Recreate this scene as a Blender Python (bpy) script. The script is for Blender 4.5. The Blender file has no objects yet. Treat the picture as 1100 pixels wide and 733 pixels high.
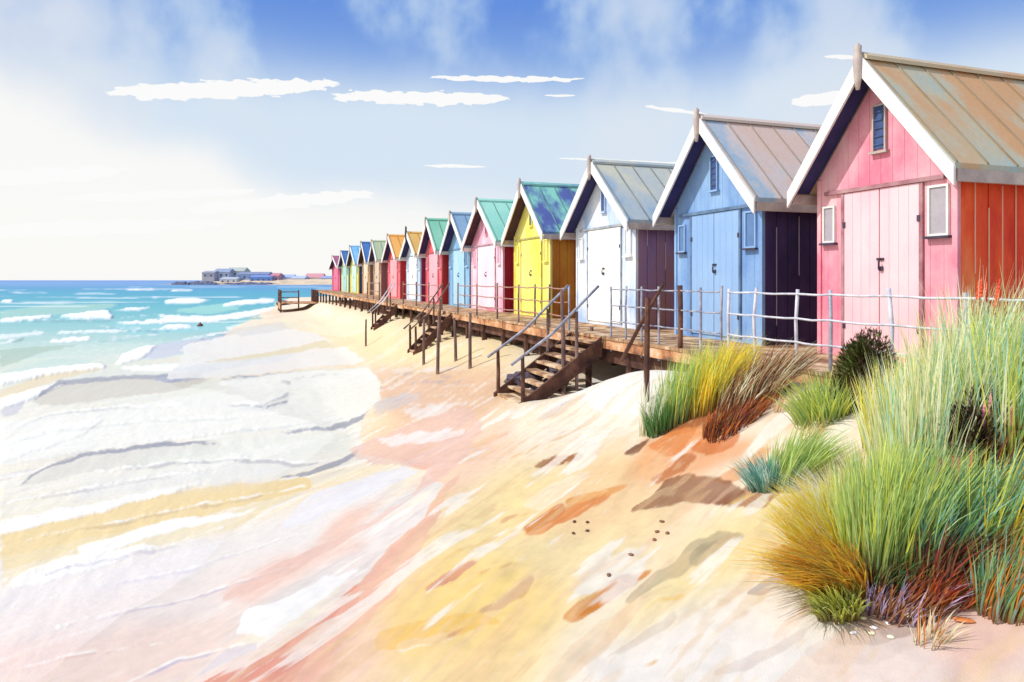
import bpy, math, random
import numpy as np
from mathutils import Vector, Matrix
random.seed(7); rs = np.random.RandomState(11)
S = bpy.context.scene
C = S.collection
PI = math.pi
# ------------------------------------------------------------------ camera numbers
F = 773.0; HX = 550.0; HY = 301.0; EYE = 3.0
cam_d = bpy.data.cameras.new('camera'); cam = bpy.data.objects.new('camera', cam_d); C.objects.link(cam)
cam.location = (0, 0, EYE); cam.rotation_euler = (PI/2, 0, 0)
cam_d.sensor_width = 36; cam_d.lens = 36*F/1100; cam_d.shift_y = -(366.5-HY)/1100
cam_d.clip_start = .05; cam_d.clip_end = 20000
S.camera = cam
# ------------------------------------------------------------------ the row's own axes: t runs along the boardwalk edge, s seaward
TH = math.atan(278/F); CT, ST = math.cos(TH), math.sin(TH)
X0E = 5.95
def W(t, s, z=0.0): return Vector((X0E - ST*t - CT*s, CT*t - ST*s, z))
def to_ts(x, y):
    dx = x - X0E
    return (-ST*dx + CT*y, -CT*dx - ST*y)
ROWROT = math.atan2(-CT, ST)           # local +x points along the row towards the camera, local +y inland
DECK = 2.05
# ------------------------------------------------------------------ numpy noise
def _hash(ix, iy, seed):
    n = (ix.astype(np.int64)*374761393 + iy.astype(np.int64)*668265263 + seed*1442695041) & 0x7fffffff
    n = ((n ^ (n >> 13))*1274126177) & 0x7fffffff
    return ((n ^ (n >> 16)) & 0xffff)/65535.0
def vnoise(x, y, seed=0):
    ix = np.floor(x); iy = np.floor(y); fx = x-ix; fy = y-iy
    fx = fx*fx*(3-2*fx); fy = fy*fy*(3-2*fy)
    a = _hash(ix, iy, seed); b = _hash(ix+1, iy, seed); c = _hash(ix, iy+1, seed); d = _hash(ix+1, iy+1, seed)
    return (a*(1-fx)+b*fx)*(1-fy) + (c*(1-fx)+d*fx)*fy
def fbm(x, y, seed=0, o=4):
    r = 0; a = .5; tot = 0
    for k in range(o):
        r = r + a*vnoise(x*2**k+17.3*k, y*2**k-9.1*k, seed+k*31); tot += a; a *= .5
    return r/tot
# ------------------------------------------------------------------ terrain height from a profile table
SC = np.array([-40, -6, -2, -.3, .4, 1.0, 1.5, 2.5, 4, 6, 8, 12, 30, 80.])
PR = {-10:[2,1.9,1.9,1.95,2.1,1.85,1.5,1.2,.95,.55,.2,-.3,-1,-2],
 0:[2,1.9,1.9,1.9,2.1,1.85,1.5,1.2,.95,.5,.15,-.3,-1,-2],
 4:[2,1.75,1.75,1.8,2.1,1.8,1.45,1.15,.9,.42,.04,-.3,-1,-2],
 8:[2,1.7,1.7,1.75,2.0,1.72,1.4,1.1,.7,.2,-.1,-.35,-1,-2],
 10:[2,1.6,1.6,1.7,1.85,1.65,1.35,1.0,.55,.03,-.2,-.4,-1,-2],
 11.6:[2,1.5,1.5,1.66,1.68,1.45,1.2,.8,.4,-.03,-.2,-.4,-1,-2],
 12.7:[2,1.3,1.3,1.25,1.15,1.05,1.0,.65,.25,-.05,-.2,-.4,-1,-2],
 14.2:[2,1.2,1.1,1.0,.98,.95,.9,.55,.1,-.1,-.2,-.4,-1,-2],
 16:[2,1.4,1.35,1.3,1.2,1.05,.85,.45,.0,-.12,-.2,-.4,-1,-2],
 19.5:[2,1.6,1.55,1.5,1.35,1.05,.8,.4,.06,-.05,-.2,-.4,-1,-2],
 25:[2,1.3,1.3,1.25,1.05,.8,.55,.25,.12,.07,.01,-.3,-1,-2],
 31:[2,1.5,1.5,1.5,1.3,.95,.6,.25,.13,.08,.02,-.28,-1,-2],
 38:[2,1.35,1.35,1.35,1.1,.6,.4,.22,.14,.10,.04,-.25,-1,-2],
 65:[1.6,1.2,1.2,1.15,.9,.4,.3,.18,.12,.04,-.12,-.4,-1,-2],
 100:[1,.6,.5,.35,.25,.2,.15,.08,-.06,-.2,-.25,-.4,-1,-2],
 140:[.2,0,-.1,-.1,-.15,-.2,-.2,-.2,-.2,-.25,-.3,-.4,-1,-2],
 200:[-1]*11+[-1,-1,-2]}
TT = np.array(sorted(PR)); sgr = np.concatenate([np.arange(-40, 14, .1), np.arange(14, 80.01, 2)])
tgr = np.concatenate([np.arange(-10, 40, .2), np.arange(40, 200.01, 2)])
rows = np.array([np.interp(sgr, SC, PR[k]) for k in TT])
TAB = np.array([np.interp(tgr, TT, rows[:, j]) for j in range(len(sgr))]).T
for _ in range(3):
    p = np.pad(TAB, 2, mode='edge')
    TAB = sum(p[2+i:p.shape[0]-2+i, 2:-2] for i in (-2, -1, 0, 1, 2))/5
    p = np.pad(TAB, 1, mode='edge'); TAB = (p[1:-1, :-2]+p[1:-1, 1:-1]+p[1:-1, 2:])/3
def height(x, y):
    x = np.asarray(x, float); y = np.asarray(y, float)
    t, s = to_ts(x, y)
    fi = np.interp(t, tgr, np.arange(len(tgr))); fj = np.interp(s, sgr, np.arange(len(sgr)))
    i = np.minimum(fi.astype(int), len(tgr)-2); j = np.minimum(fj.astype(int), len(sgr)-2)
    a = fi-i; b = fj-j
    z = TAB[i, j]*(1-a)*(1-b)+TAB[i+1, j]*a*(1-b)+TAB[i, j+1]*(1-a)*b+TAB[i+1, j+1]*a*b
    dry = np.clip((z-.05)/.6, 0, 1)
    z = z + dry*((fbm(x*.9, y*.9, 3)-.5)*.16*np.clip((s-.2)/1.2, 0, 1) + (fbm((.6*x+.8*y)*.7+3, (-.8*x+.6*y)*2.4, 5, 4)-.5)*.09*np.clip((s-.2)/1.2, 0, 1))
    # low swash berms in the shallows
    z = z + np.clip(1-abs(z)/.15, 0, 1)*(fbm(t*.35, s*1.2, 9)-.5)*.08
    return z
def gz(x, y): return float(height(np.array([x]), np.array([y]))[0])
_Y = np.concatenate([np.arange(.8, 30, .01), np.exp(np.arange(math.log(30), math.log(2500), .004))])
def hit(px, py):                      # where the line of sight through a spot of the picture meets ground or water
    X = (px-HX)/F*_Y; Z = EYE-(py-HY)/F*_Y
    g = np.maximum(height(X, _Y), 0)
    k = np.argmax(Z <= g)
    return X[k], _Y[k], float(g[k])
# ------------------------------------------------------------------ colours
def lin(c):
    c = np.array(c, float)/255.
    return np.where(c <= .04045, c/12.92, ((c+.055)/1.055)**2.4)
def L4(c, k=1.0):
    v = lin(c)*k
    return (float(v[0]), float(v[1]), float(v[2]), 1)
# ------------------------------------------------------------------ materials
class NT:
    def __init__(s, name):
        s.m = bpy.data.materials.new(name); s.m.use_nodes = True; s.t = s.m.node_tree
        s.n = s.t.nodes; s.l = s.t.links; s.b = s.n['Principled BSDF']
    def new(s, k, **kw):
        n = s.n.new(k)
        for a, v in kw.items(): setattr(n, a, v)
        return n
def noise(T, vec, scale, detail=4, rough=.55):
    n = T.new('ShaderNodeTexNoise'); n.inputs['Scale'].default_value = scale
    n.inputs['Detail'].default_value = detail; n.inputs['Roughness'].default_value = rough
    T.l.new(vec, n.inputs['Vector']); return n
def coords(T, sx=1, sy=1, sz=1, off=0):
    tc = T.new('ShaderNodeTexCoord'); mp = T.new('ShaderNodeMapping')
    mp.inputs['Scale'].default_value = (sx, sy, sz); mp.inputs['Location'].default_value = (off, off*.7, off*.3)
    T.l.new(tc.outputs['Object'], mp.inputs['Vector']); return mp.outputs['Vector']
_mc = {}
def ramp_mat(name, cols, sc=(1, 1, 1), scale=1.5, rough=.6, bump=.15, fine=60, spec=.3, off=0, contrast=.18, grain=.1, metallic=0):
    """paint or timber: a few related colours in soft uneven patches, fine grain, a little relief"""
    T = NT(name); v = coords(T, *sc, off)
    n = noise(T, v, scale, 5, .6)
    r = T.new('ShaderNodeValToRGB'); e = r.color_ramp.elements
    k = len(cols)
    lo, hi = .5-contrast, .5+contrast
    for i, c in enumerate(cols):
        p = lo+(hi-lo)*(i/(k-1) if k > 1 else .5)
        if i < 2: el = e[i]; el.position = p
        else: el = e.new(p)
        el.color = L4(c)
    if k == 1: e[1].color = L4(cols[0])
    T.l.new(n.outputs['Fac'], r.inputs['Fac'])
    n2 = noise(T, v, fine, 3)
    mx = T.new('ShaderNodeMix', data_type='RGBA', blend_type='MULTIPLY'); mx.inputs['Factor'].default_value = 1
    mr = T.new('ShaderNodeMapRange'); mr.inputs['From Min'].default_value = .3; mr.inputs['From Max'].default_value = .7
    mr.inputs['To Min'].default_value = 1-grain; mr.inputs['To Max'].default_value = 1
    T.l.new(n2.outputs['Fac'], mr.inputs['Value'])
    T.l.new(r.outputs['Color'], mx.inputs['A']); T.l.new(mr.outputs['Result'], mx.inputs['B'])
    T.l.new(mx.outputs['Result'], T.b.inputs['Base Color'])
    T.b.inputs['Roughness'].default_value = rough; T.b.inputs['Specular IOR Level'].default_value = spec
    T.b.inputs['Metallic'].default_value = metallic
    bp = T.new('ShaderNodeBump'); bp.inputs['Strength'].default_value = bump; bp.inputs['Distance'].default_value = .01
    T.l.new(n2.outputs['Fac'], bp.inputs['Height']); T.l.new(bp.outputs['Normal'], T.b.inputs['Normal'])
    return T.m
def attr_mat(name, rough=.9, spec=.2, bump=.3, bscale=220, wet=False, grain=.12):
    T = NT(name); a = T.new('ShaderNodeAttribute', attribute_name='tint')
    v = coords(T); n2 = noise(T, v, bscale, 3); n3 = noise(T, v, 9, 5)
    mx = T.new('ShaderNodeMix', data_type='RGBA', blend_type='MULTIPLY'); mx.inputs['Factor'].default_value = 1
    ad = T.new('ShaderNodeMath', operation='ADD'); T.l.new(n2.outputs['Fac'], ad.inputs[0]); T.l.new(n3.outputs['Fac'], ad.inputs[1])
    mr = T.new('ShaderNodeMapRange'); mr.inputs['From Min'].default_value = .7; mr.inputs['From Max'].default_value = 1.3
    mr.inputs['To Min'].default_value = 1-grain; mr.inputs['To Max'].default_value = 1.0
    T.l.new(ad.outputs[0], mr.inputs['Value'])
    T.l.new(a.outputs['Color'], mx.inputs['A']); T.l.new(mr.outputs['Result'], mx.inputs['B'])
    T.l.new(mx.outputs['Result'], T.b.inputs['Base Color'])
    T.b.inputs['Specular IOR Level'].default_value = spec
    bp = T.new('ShaderNodeBump'); bp.inputs['Strength'].default_value = bump; bp.inputs['Distance'].default_value = .02
    T.l.new(ad.outputs[0], bp.inputs['Height']); T.l.new(bp.outputs['Normal'], T.b.inputs['Normal'])
    if wet:
        w = T.new('ShaderNodeAttribute', attribute_name='gloss')
        m2 = T.new('ShaderNodeMapRange'); m2.inputs['To Min'].default_value = rough; m2.inputs['To Max'].default_value = .28
        T.l.new(w.outputs['Fac'], m2.inputs['Value']); T.l.new(m2.outputs['Result'], T.b.inputs['Roughness'])
    else: T.b.inputs['Roughness'].default_value = rough
    return T.m
# ------------------------------------------------------------------ mesh builder
class MB:
    def __init__(s): s.v = []; s.f = []
    def add(s, vs, fs):
        o = len(s.v); s.v += [tuple(v) for v in vs]; s.f += [tuple(i+o for i in f) for f in fs]; return s
    def box(s, x0, x1, y0, y1, z0, z1, M=None, jit=0):
        vs = [Vector((x, y, z)) for z in (z0, z1) for y in (y0, y1) for x in (x0, x1)]
        if jit: vs = [v+Vector([random.uniform(-jit, jit) for _ in range(3)]) for v in vs]
        if M is not None: vs = [M@v for v in vs]
        return s.add(vs, [(0, 2, 3, 1), (4, 5, 7, 6), (0, 1, 5, 4), (2, 6, 7, 3), (0, 4, 6, 2), (1, 3, 7, 5)])
    def prism(s, poly, y0, y1):          # outline in x, z pushed along y
        n = len(poly); vs = [(x, y0, z) for x, z in poly]+[(x, y1, z) for x, z in poly]
        return s.add(vs, [tuple(range(n)), tuple(range(2*n-1, n-1, -1))]+[(i, i+n, (i+1) % n+n, (i+1) % n) for i in range(n)])
    def tube(s, pts, rad, n=8, wob=0):
        pts = [Vector(p) for p in pts]; R = rad if isinstance(rad, (list, tuple)) else [rad]*len(pts)
        o = len(s.v)
        for i, p in enumerate(pts):
            d = (pts[min(i+1, len(pts)-1)]-pts[max(i-1, 0)]).normalized()
            a = d.orthogonal().normalized() if abs(d.z) < .9 else Vector((1, 0, 0))
            a = (a-d*a.dot(d)).normalized(); b = d.cross(a)
            for k in range(n):
                q = p+(a*math.cos(2*PI*k/n)+b*math.sin(2*PI*k/n))*R[i]*(1+random.uniform(-wob, wob))
                s.v.append(tuple(q))
        for i in range(len(pts)-1):
            for k in range(n):
                a0 = o+i*n+k; a1 = o+i*n+(k+1) % n
                s.f.append((a0, a1, a1+n, a0+n))
        s.f.append(tuple(o+k for k in range(n))[::-1]); e = o+(len(pts)-1)*n
        s.f.append(tuple(e+k for k in range(n)))
        return s
    def build(s, name, mat, parent=None, bevel=0, smooth=False, loc=None):
        me = bpy.data.meshes.new(name); me.from_pydata(s.v, [], s.f); me.update()
        me.materials.append(mat)
        if smooth: me.polygons.foreach_set('use_smooth', [True]*len(me.polygons))
        o = bpy.data.objects.new(name, me); C.objects.link(o)
        if parent is not None: o.parent = parent
        if loc is not None: o.location = loc
        if bevel:
            m = o.modifiers.new('edge', 'BEVEL'); m.width = bevel; m.segments = 2; m.limit_method = 'ANGLE'
        return o
def tag(o, label=None, cat=None, group=None, kind=None):
    if label: o['label'] = label
    if cat: o['category'] = cat
    if group: o['group'] = group
    if kind: o['kind'] = kind
    return o
def thing(name, label, cat, loc=(0, 0, 0), rz=0, group=None):
    o = bpy.data.objects.new(name, None); C.objects.link(o); o.empty_display_size = .1
    o.location = loc; o.rotation_euler = (0, 0, rz); return tag(o, label, cat, group)
def grid_obj(name, X, Y, Z, mat, cols=None, gloss=None):
    nr, nc = X.shape; me = bpy.data.meshes.new(name)
    co = np.stack([X, Y, Z], -1).reshape(-1, 3).astype(np.float32)
    idx = np.arange(nr*nc).reshape(nr, nc)
    q = np.stack([idx[:-1, :-1], idx[:-1, 1:], idx[1:, 1:], idx[1:, :-1]], -1).reshape(-1, 4)
    me.vertices.add(len(co)); me.vertices.foreach_set('co', co.ravel())
    me.loops.add(q.size); me.loops.foreach_set('vertex_index', q.ravel().astype(np.int32))
    me.polygons.add(len(q)); me.polygons.foreach_set('loop_start', np.arange(0, q.size, 4, dtype=np.int32))
    me.update(calc_edges=True); me.validate()
    me.polygons.foreach_set('use_smooth', np.ones(len(q), bool))
    if cols is not None:
        a = me.attributes.new('tint', 'FLOAT_COLOR', 'POINT')
        c = np.concatenate([cols.reshape(-1, 3), np.ones((nr*nc, 1))], 1).astype(np.float32); a.data.foreach_set('color', c.ravel())
    if gloss is not None:
        a = me.attributes.new('gloss', 'FLOAT', 'POINT'); a.data.foreach_set('value', gloss.ravel().astype(np.float32))
    me.materials.append(mat); o = bpy.data.objects.new(name, me); C.objects.link(o); return o
# ------------------------------------------------------------------ ground and water sheets
q = np.concatenate([np.arange(.00046, .235, .00046), np.linspace(.24, 1.6, 60)])[::-1]
q = np.concatenate([q, [.0004, .00028, .0002, .00014]])
Yr = 1/q-1.5
ac = np.concatenate([np.linspace(-2.6, -.95, 60)[:-1], np.linspace(-.95, .95, 1250), np.linspace(.95, 2.6, 60)[1:]])
GY, GA = np.meshgrid(Yr, ac, indexing='ij'); GX = GA*(GY+1.5)
Gt, Gs = to_ts(GX, GY)
TZ = height(GX, GY)
def inside(poly, X, Y):
    r = np.zeros(X.shape, bool); n = len(poly); j = n-1
    for i in range(n):
        xi, yi = poly[i]; xj, yj = poly[j]
        if yi != yj:
            c = ((yi > Y) != (yj > Y)) & (X < (xj-xi)*(Y-yi)/(yj-yi)+xi); r ^= c
        j = i
    return r
def blur(m, n):
    for ax in (0, 1):
        for _ in range(2):
            pw = [(0, 0), (0, 0)]; pw[ax] = (n+1, n)
            c = np.cumsum(np.pad(m, pw, mode='edge'), axis=ax)
            m = (np.take(c, range(2*n+1, c.shape[ax]), ax)-np.take(c, range(0, c.shape[ax]-2*n-1), ax))/(2*n+1)
    return m
# ragged edges: the coordinates the stains are tested at wander a little
wsc = np.clip(GY, 2, 200)
lw = np.log(wsc)*6
wt = (fbm(Gt*1.1, Gs*5, 21, 5)-.5)*wsc*.03; ws = (fbm(Gt*1.1+5, Gs*5+9, 22, 5)-.5)*wsc*.012
WX = GX - ST*wt - CT*ws; WY = GY + CT*wt - ST*ws
Uu = .6*GX+.8*GY; Vv = -.8*GX+.6*GY+np.where(GX < 3.5, np.where(GX > 0, .1*GX*GX, 0), .1*(7*GX-12.25))
_a = np.clip((GY-14)/14, 0, 1); _b = np.clip((GY-60)/60, 0, 1)
def brush(fu, fv, seed, o):
    n_ = fbm(Uu*fu, Vv*fv, seed, o); m_ = fbm(Uu*fu*.3, Vv*fv*.3, seed+7, o); l_ = fbm((GX+.25*GY)*fu*.08, GY*fv*.03, seed+9, o)
    return (n_*(1-_a)+m_*_a)*(1-_b)+l_*_b-.5
BR1 = brush(1.2, 8, 91, 5); BR2 = brush(.9, 5.5, 92, 5); BR3 = brush(4, 20, 93, 4)
def paint_patch(G, pts, col, op=1.0, soft=1, gain=1.0):
    if soft > 2: soft = int(round(soft*1.2))
    P = [hit(*p)[:2] for p in pts]
    xs = [p[0] for p in P]; ys = [p[1] for p in P]
    pad = .15*max(ys)+.2
    rr = np.where((Yr > min(ys)-pad) & (Yr < max(ys)+pad))[0]
    if len(rr) == 0: return None
    a, b = max(rr[0]-soft*2-2, 0), min(rr[-1]+soft*2+3, len(Yr))
    m = inside(P, WX[a:b], WY[a:b]).astype(float)
    if soft > 1: m = blur(m, soft)
    elif soft == 0:
        m = blur(m, 1); m = np.clip((m+(BR1[a:b]*.5+BR3[a:b]*.5)*np.clip(1.2-abs(m-.5)*1.6, 0, 1)-.5)*3+.5, 0, 1)
    elif soft == 1:
        m = blur(m, 2); m = np.clip((m+(BR1[a:b]*1.1+BR3[a:b]*.5)*np.clip(1.2-abs(m-.5)*1.6, 0, 1)-.5)*6+.5, 0, 1)*np.clip(m*12, 0, 1)
        m = m*np.clip(.92+BR2[a:b]*1.1, .85 if op > .8 else .5, 1)
    m = np.clip(m*gain, 0, 1)*op
    G[a:b] = G[a:b]*(1-m[..., None])+lin(col)*m[..., None]
    full = np.zeros(GX.shape); full[a:b] = m
    return full
def stroke(G, pts, w, col, op=1., soft=1, taper=True):
    """a long tapering streak along a line, w = half height in picture units at its thickest"""
    n = len(pts); up = []; dn = []
    for i, (x, y) in enumerate(pts):
        u = i/(n-1) if n > 1 else .5
        k = math.sin(PI*min(max(u, .04), .96))**.6 if taper else 1
        up.append((x, y-w*k)); dn.append((x, y+w*k))
    return paint_patch(G, up+dn[::-1], col, op, soft)
# base sand
def mixc(G, m, col): return G*(1-m[..., None])+lin(col)*m[..., None]
Gc = np.zeros(GX.shape+(3,))+lin((253, 237, 208))
nz = fbm(Gt*.25, Gs*.8, 41, 4); nz2 = fbm(Gt*.5+8, Gs*1.3, 42, 4)
Gc = mixc(Gc, np.clip((nz-.5)*5, 0, 1)*.5, (248, 216, 184))
Gc = mixc(Gc, np.clip((nz2-.55)*6, 0, 1)*.6, (252, 240, 220))
#STAINS
exec_sand = [
 ([(395,345),(560,360),(545,440),(470,480),(380,560),(330,600),(420,400),(300,345)],(250,224,170),.8,8),
 ([(545,440),(430,430),(330,560),(240,640),(180,760),(420,760),(520,640),(480,560),(560,470)],(248,206,178),.75,8),
 ([(470,480),(395,500),(330,560),(250,640),(170,770),(330,770),(370,690),(400,625),(460,560)],(240,184,164),.7,5),
 ([(390,400),(540,395),(545,425),(520,450),(440,455),(400,430)],(240,192,155),.8,5),
 ([(480,560),(560,500),(690,480),(740,560),(620,640),(560,760),(400,760)],(251,226,165),.8,10),
 ([(400,650),(480,590),(560,600),(620,650),(540,700),(420,710)],(250,212,112),.6,8),
 ([(800,470),(690,455),(640,470),(700,500),(660,560),(560,575),(540,560),(640,500),(700,440)],(247,190,130),.5,6),
 ([(690,470),(760,440),(850,390),(900,400),(860,450),(800,490),(740,520),(670,520)],(238,156,88),.75,3),
 ([(800,430),(860,400),(880,420),(820,470),(770,480)],(252,238,214),.8,2),
 ([(640,400),(695,372),(740,390),(730,440),(640,470),(560,470),(580,440)],(253,245,226),.8,5),
 ([(600,420),(640,395),(625,450),(570,470),(550,450)],(252,236,205),.6,4),
 ([(560,500),(500,520),(430,600),(500,600),(620,560),(700,540)],(252,226,160),.6,8),
 ([(760,560),(850,530),(840,640),(760,690),(650,690),(700,620)],(252,226,140),.65,9),
 ([(640,700),(760,640),(850,600),(900,680),(900,770),(600,770)],(250,242,234),.85,8),
 ([(870,760),(900,690),(1000,640),(1120,560),(1120,780)],(243,222,214),.85,8),
 ([(1010,660),(1060,600),(1110,600),(1110,720),(1020,740)],(236,184,160),.6,7),
 ([(600,520),(700,500),(780,520),(690,570),(590,570)],(250,212,165),.6,6),
 ([(470,690),(560,660),(600,700),(520,760),(420,760)],(250,214,150),.5,8),
]
for pts, col, op, so in exec_sand: paint_patch(Gc, pts, col, op, so)
streaks = [
 ([(560,575),(590,560),(612,543),(640,535),(668,528),(640,545),(605,560),(580,575)],(226,132,62),.9),
 ([(690,518),(720,500),(742,486),(760,490),(735,508),(705,522)],(196,112,60),.8),
 ([(760,520),(790,505),(815,485),(835,480),(822,500),(790,520)],(236,160,90),.75),
 ([(610,665),(640,640),(672,626),(700,622),(672,640),(640,656)],(220,134,56),.9),
 ([(735,600),(775,575),(800,572),(775,592),(745,606)],(168,156,124),.8),
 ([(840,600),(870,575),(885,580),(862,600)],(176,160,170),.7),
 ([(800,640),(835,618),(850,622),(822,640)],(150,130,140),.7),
 ([(610,425),(640,395),(690,374),(725,385),(735,420),(700,450),(640,440)],(254,250,241),.95),
 ([(700,452),(740,430),(800,415),(850,398),(862,408),(820,440),(770,455),(720,470)],(206,118,62),.85),
 ([(690,480),(720,462),(780,448),(800,455),(760,475),(720,492)],(228,138,72),.85),
 ([(780,545),(800,520),(835,508),(850,520),(820,545)],(176,104,64),.8),
 ([(850,470),(900,440),(940,430),(920,470),(880,500)],(252,244,228),.85),
 ([(190,736),(270,700),(330,668),(388,626),(384,650),(340,690),(310,740),(190,745)],(232,150,128),.75),([(388,626),(405,605),(455,556),(478,522),(500,500),(470,560),(420,640),(360,700),(330,740),(300,740),(350,680)],(242,186,160),.7),  # dark and bright wind streaks, seaweed and drift, plus shade painted by the tussocks
 ([(568,505),(585,495),(600,489),(622,488),(632,491),(612,497),(590,504)],(165,105,60),.95),
 ([(668,552),(700,535),(715,515),(740,510),(775,514),(800,525),(795,540),(770,545),(735,540),(700,548)],(150,95,62),.95),
 ([(556,572),(575,556),(590,545),(606,538),(608,548),(590,562),(570,573)],(215,130,60),.9),
 ([(606,536),(650,527),(693,516),(660,532),(610,543)],(235,160,80),.85),
 ([(735,484),(770,470),(800,462),(790,480),(760,490)],(214,120,58),.85),
 ([(660,488),(700,468),(690,485),(672,492)],(130,80,50),.9),
 ([(440,638),(480,615),(522,600),(505,612),(470,628)],(214,130,120),.85),
 ([(510,660),(545,635),(570,615),(578,622),(555,645),(525,660)],(200,150,110),.8),
 ([(600,665),(640,635),(665,622),(700,615),(730,605),(690,628),(650,650),(615,668)],(222,140,60),.85),
 ([(665,650),(700,620),(740,585),(770,568),(785,572),(750,600),(710,630),(680,650)],(175,160,130),.8),
 ([(600,722),(660,700),(700,672),(735,655),(720,672),(670,700),(620,720)],(224,206,186),.7),
 ([(420,692),(470,684),(510,680),(480,690),(430,698)],(253,244,225),.8),
 ([(400,680),(520,660),(540,668),(470,692),(400,700)],(246,190,80),.6),
 ([(560,545),(590,520),(640,505),(620,525),(580,548)],(253,240,215),.6),
 ([(880,560),(940,520),(990,590),(1010,660),(960,690),(900,660),(920,610)],(140,95,65),.8),
 ([(900,680),(960,620),(1010,640),(960,690),(900,700)],(176,140,120),.5),
 ([(860,700),(910,680),(980,670),(1000,690),(940,715),(880,720)],(226,206,196),.5),  # shade near the big tussock, painted into the sand colour
 ([(760,725),(830,690),(880,672),(860,692),(800,722)],(222,204,192),.6),
 ([(700,470),(740,425),(820,400),(850,395),(820,420),(760,455)],(150,90,52),.85),
 ([(1000,640),(1060,560),(1100,520),(1110,560),(1060,610)],(150,90,65),.7),
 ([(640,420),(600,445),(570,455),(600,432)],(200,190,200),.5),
 ([(470,490),(530,468),(560,460),(520,480)],(230,180,130),.5),
]
for i, (pts, col, op) in enumerate(streaks): paint_patch(Gc, pts, col, op, 1)
near = np.clip(1.5-GY/22, 0, 1)
for nzz, th, c, op in ((BR1, .10, (248,214,164), .3), (BR2, .12, (254,248,236), .7), (BR1*-1, .15, (243,204,170), .35), (BR2*-1, .18, (232,190,142), .35), (BR3, .16, (236,206,160), .3)):
    Gc = mixc(Gc, np.clip((nzz-th)*22, 0, 1)*op*near, c)
Rn = random.Random(5)
for k in range(46):        # short ripples and shallow tracks all over the slope
    x = Rn.uniform(430, 860); y = Rn.uniform(440, 725)
    if y < 440+(600-x)*.5: continue
    l = Rn.uniform(14, 50); c = Rn.choice([(226,160,95),(235,190,130),(253,244,228),(214,150,100),(200,180,170),(246,200,110)])
    stroke(Gc, [(x-l, y+l*.42), (x-l*.3, y+l*.14), (x+l*.4, y-l*.14), (x+l, y-l*.3)], Rn.uniform(.8, 2.4), c, Rn.uniform(.35, .8), 1)
# ---- sea colour by distance, warped
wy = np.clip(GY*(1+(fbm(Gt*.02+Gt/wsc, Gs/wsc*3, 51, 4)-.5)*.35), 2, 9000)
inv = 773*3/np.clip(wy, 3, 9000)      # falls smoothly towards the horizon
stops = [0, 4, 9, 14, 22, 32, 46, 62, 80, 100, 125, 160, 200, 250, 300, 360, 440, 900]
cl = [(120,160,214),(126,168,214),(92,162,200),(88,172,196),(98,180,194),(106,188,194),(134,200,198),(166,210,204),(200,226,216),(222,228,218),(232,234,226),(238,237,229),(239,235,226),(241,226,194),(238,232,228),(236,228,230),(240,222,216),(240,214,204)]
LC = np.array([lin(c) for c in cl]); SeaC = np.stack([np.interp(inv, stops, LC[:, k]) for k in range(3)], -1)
# same thing for the wash over the sand; slate and grey patches paint wave shade
seamask = [
 ([(0,560),(120,540),(250,520),(330,512),(335,525),(250,545),(120,580),(0,615)],(240,214,155),.9,2),
 ([(0,600),(180,560),(330,525),(250,570),(100,600),(0,632)],(238,222,182),.7,2),
 ([(0,630),(180,590),(330,545),(430,500),(400,560),(300,620),(120,650),(0,665)],(238,233,231),.9,4),
 ([(0,650),(260,600),(360,580),(250,650),(60,680),(0,690)],(240,228,224),.8,5),
 ([(0,690),(150,670),(260,655),(240,690),(200,733),(0,760)],(240,216,208),.8,5),
 ([(230,640),(300,600),(400,575),(390,590),(340,610),(270,650)],(240,200,186),.7,3),
 ([(255,680),(262,655),(300,645),(350,620),(390,612),(330,655),(290,685)],(246,245,246),.95,1),
 ([(200,733),(240,700),(275,690),(272,700),(230,733)],(222,214,224),.8,2),
 ([(330,590),(370,552),(450,520),(480,495),(410,540),(370,580)],(240,192,170),.7,3),
 ([(30,432),(60,412),(130,405),(200,400),(232,406),(190,420),(120,428),(60,437)],(212,206,192),.85,2),
 ([(0,395),(40,380),(90,370),(40,372),(0,376)],(160,190,170),.7,1),
 ([(0,420),(60,398),(120,396),(60,408),(0,432)],(236,216,175),.8,1),
 ([(0,440),(28,430),(20,445),(0,450)],(205,205,215),.8,1),
 ([(145,385),(175,368),(240,360),(290,352),(230,370),(175,385)],(205,208,222),.85,1),
 ([(120,392),(200,382),(300,366),(340,352),(310,372),(220,388)],(238,230,208),.7,2),
 ([(160,408),(175,402),(215,402),(225,407),(190,411)],(160,165,190),.85,1),
 ([(225,406),(260,400),(320,392),(370,388),(320,398),(260,406)],(168,170,196),.85,1),
 ([(20,524),(40,505),(70,492),(180,476),(230,474),(245,484),(180,498),(90,510)],(200,192,180),.9,2),
 ([(150,492),(230,478),(300,470),(370,468),(385,478),(330,492),(240,500),(150,505)],(224,230,218),.7,3),
 ([(90,520),(240,498),(330,494),(300,512),(180,525),(80,540)],(222,220,222),.8,3),
 ([(250,440),(290,432),(312,422),(305,437),(280,443)],(196,198,200),.8,1),
 ([(120,345),(180,350),(280,345),(230,356),(140,360)],(150,214,212),.8,2),
 ([(0,335),(60,326),(130,327),(100,336),(0,342)],(170,212,196),.8,1),
 ([(180,334),(240,326),(262,332),(220,338)],(165,222,205),.8,1),
 ([(0,400),(60,385),(110,386),(60,396),(0,408)],(190,222,214),.6,1),
]
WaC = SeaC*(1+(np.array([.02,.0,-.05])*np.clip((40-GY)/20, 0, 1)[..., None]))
for nzz, th, c, op in ((BR1, .09, (226,224,226), .55), (BR2, .09, (247,240,220), .65), (BR1*-1, .12, (246,246,244), .8), (BR2*-1, .15, (212,208,208), .5)):
    WaC = mixc(WaC, np.clip((nzz-th)*18, 0, 1)*op*np.clip(1.6-GY/25, 0, 1), c)
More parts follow.
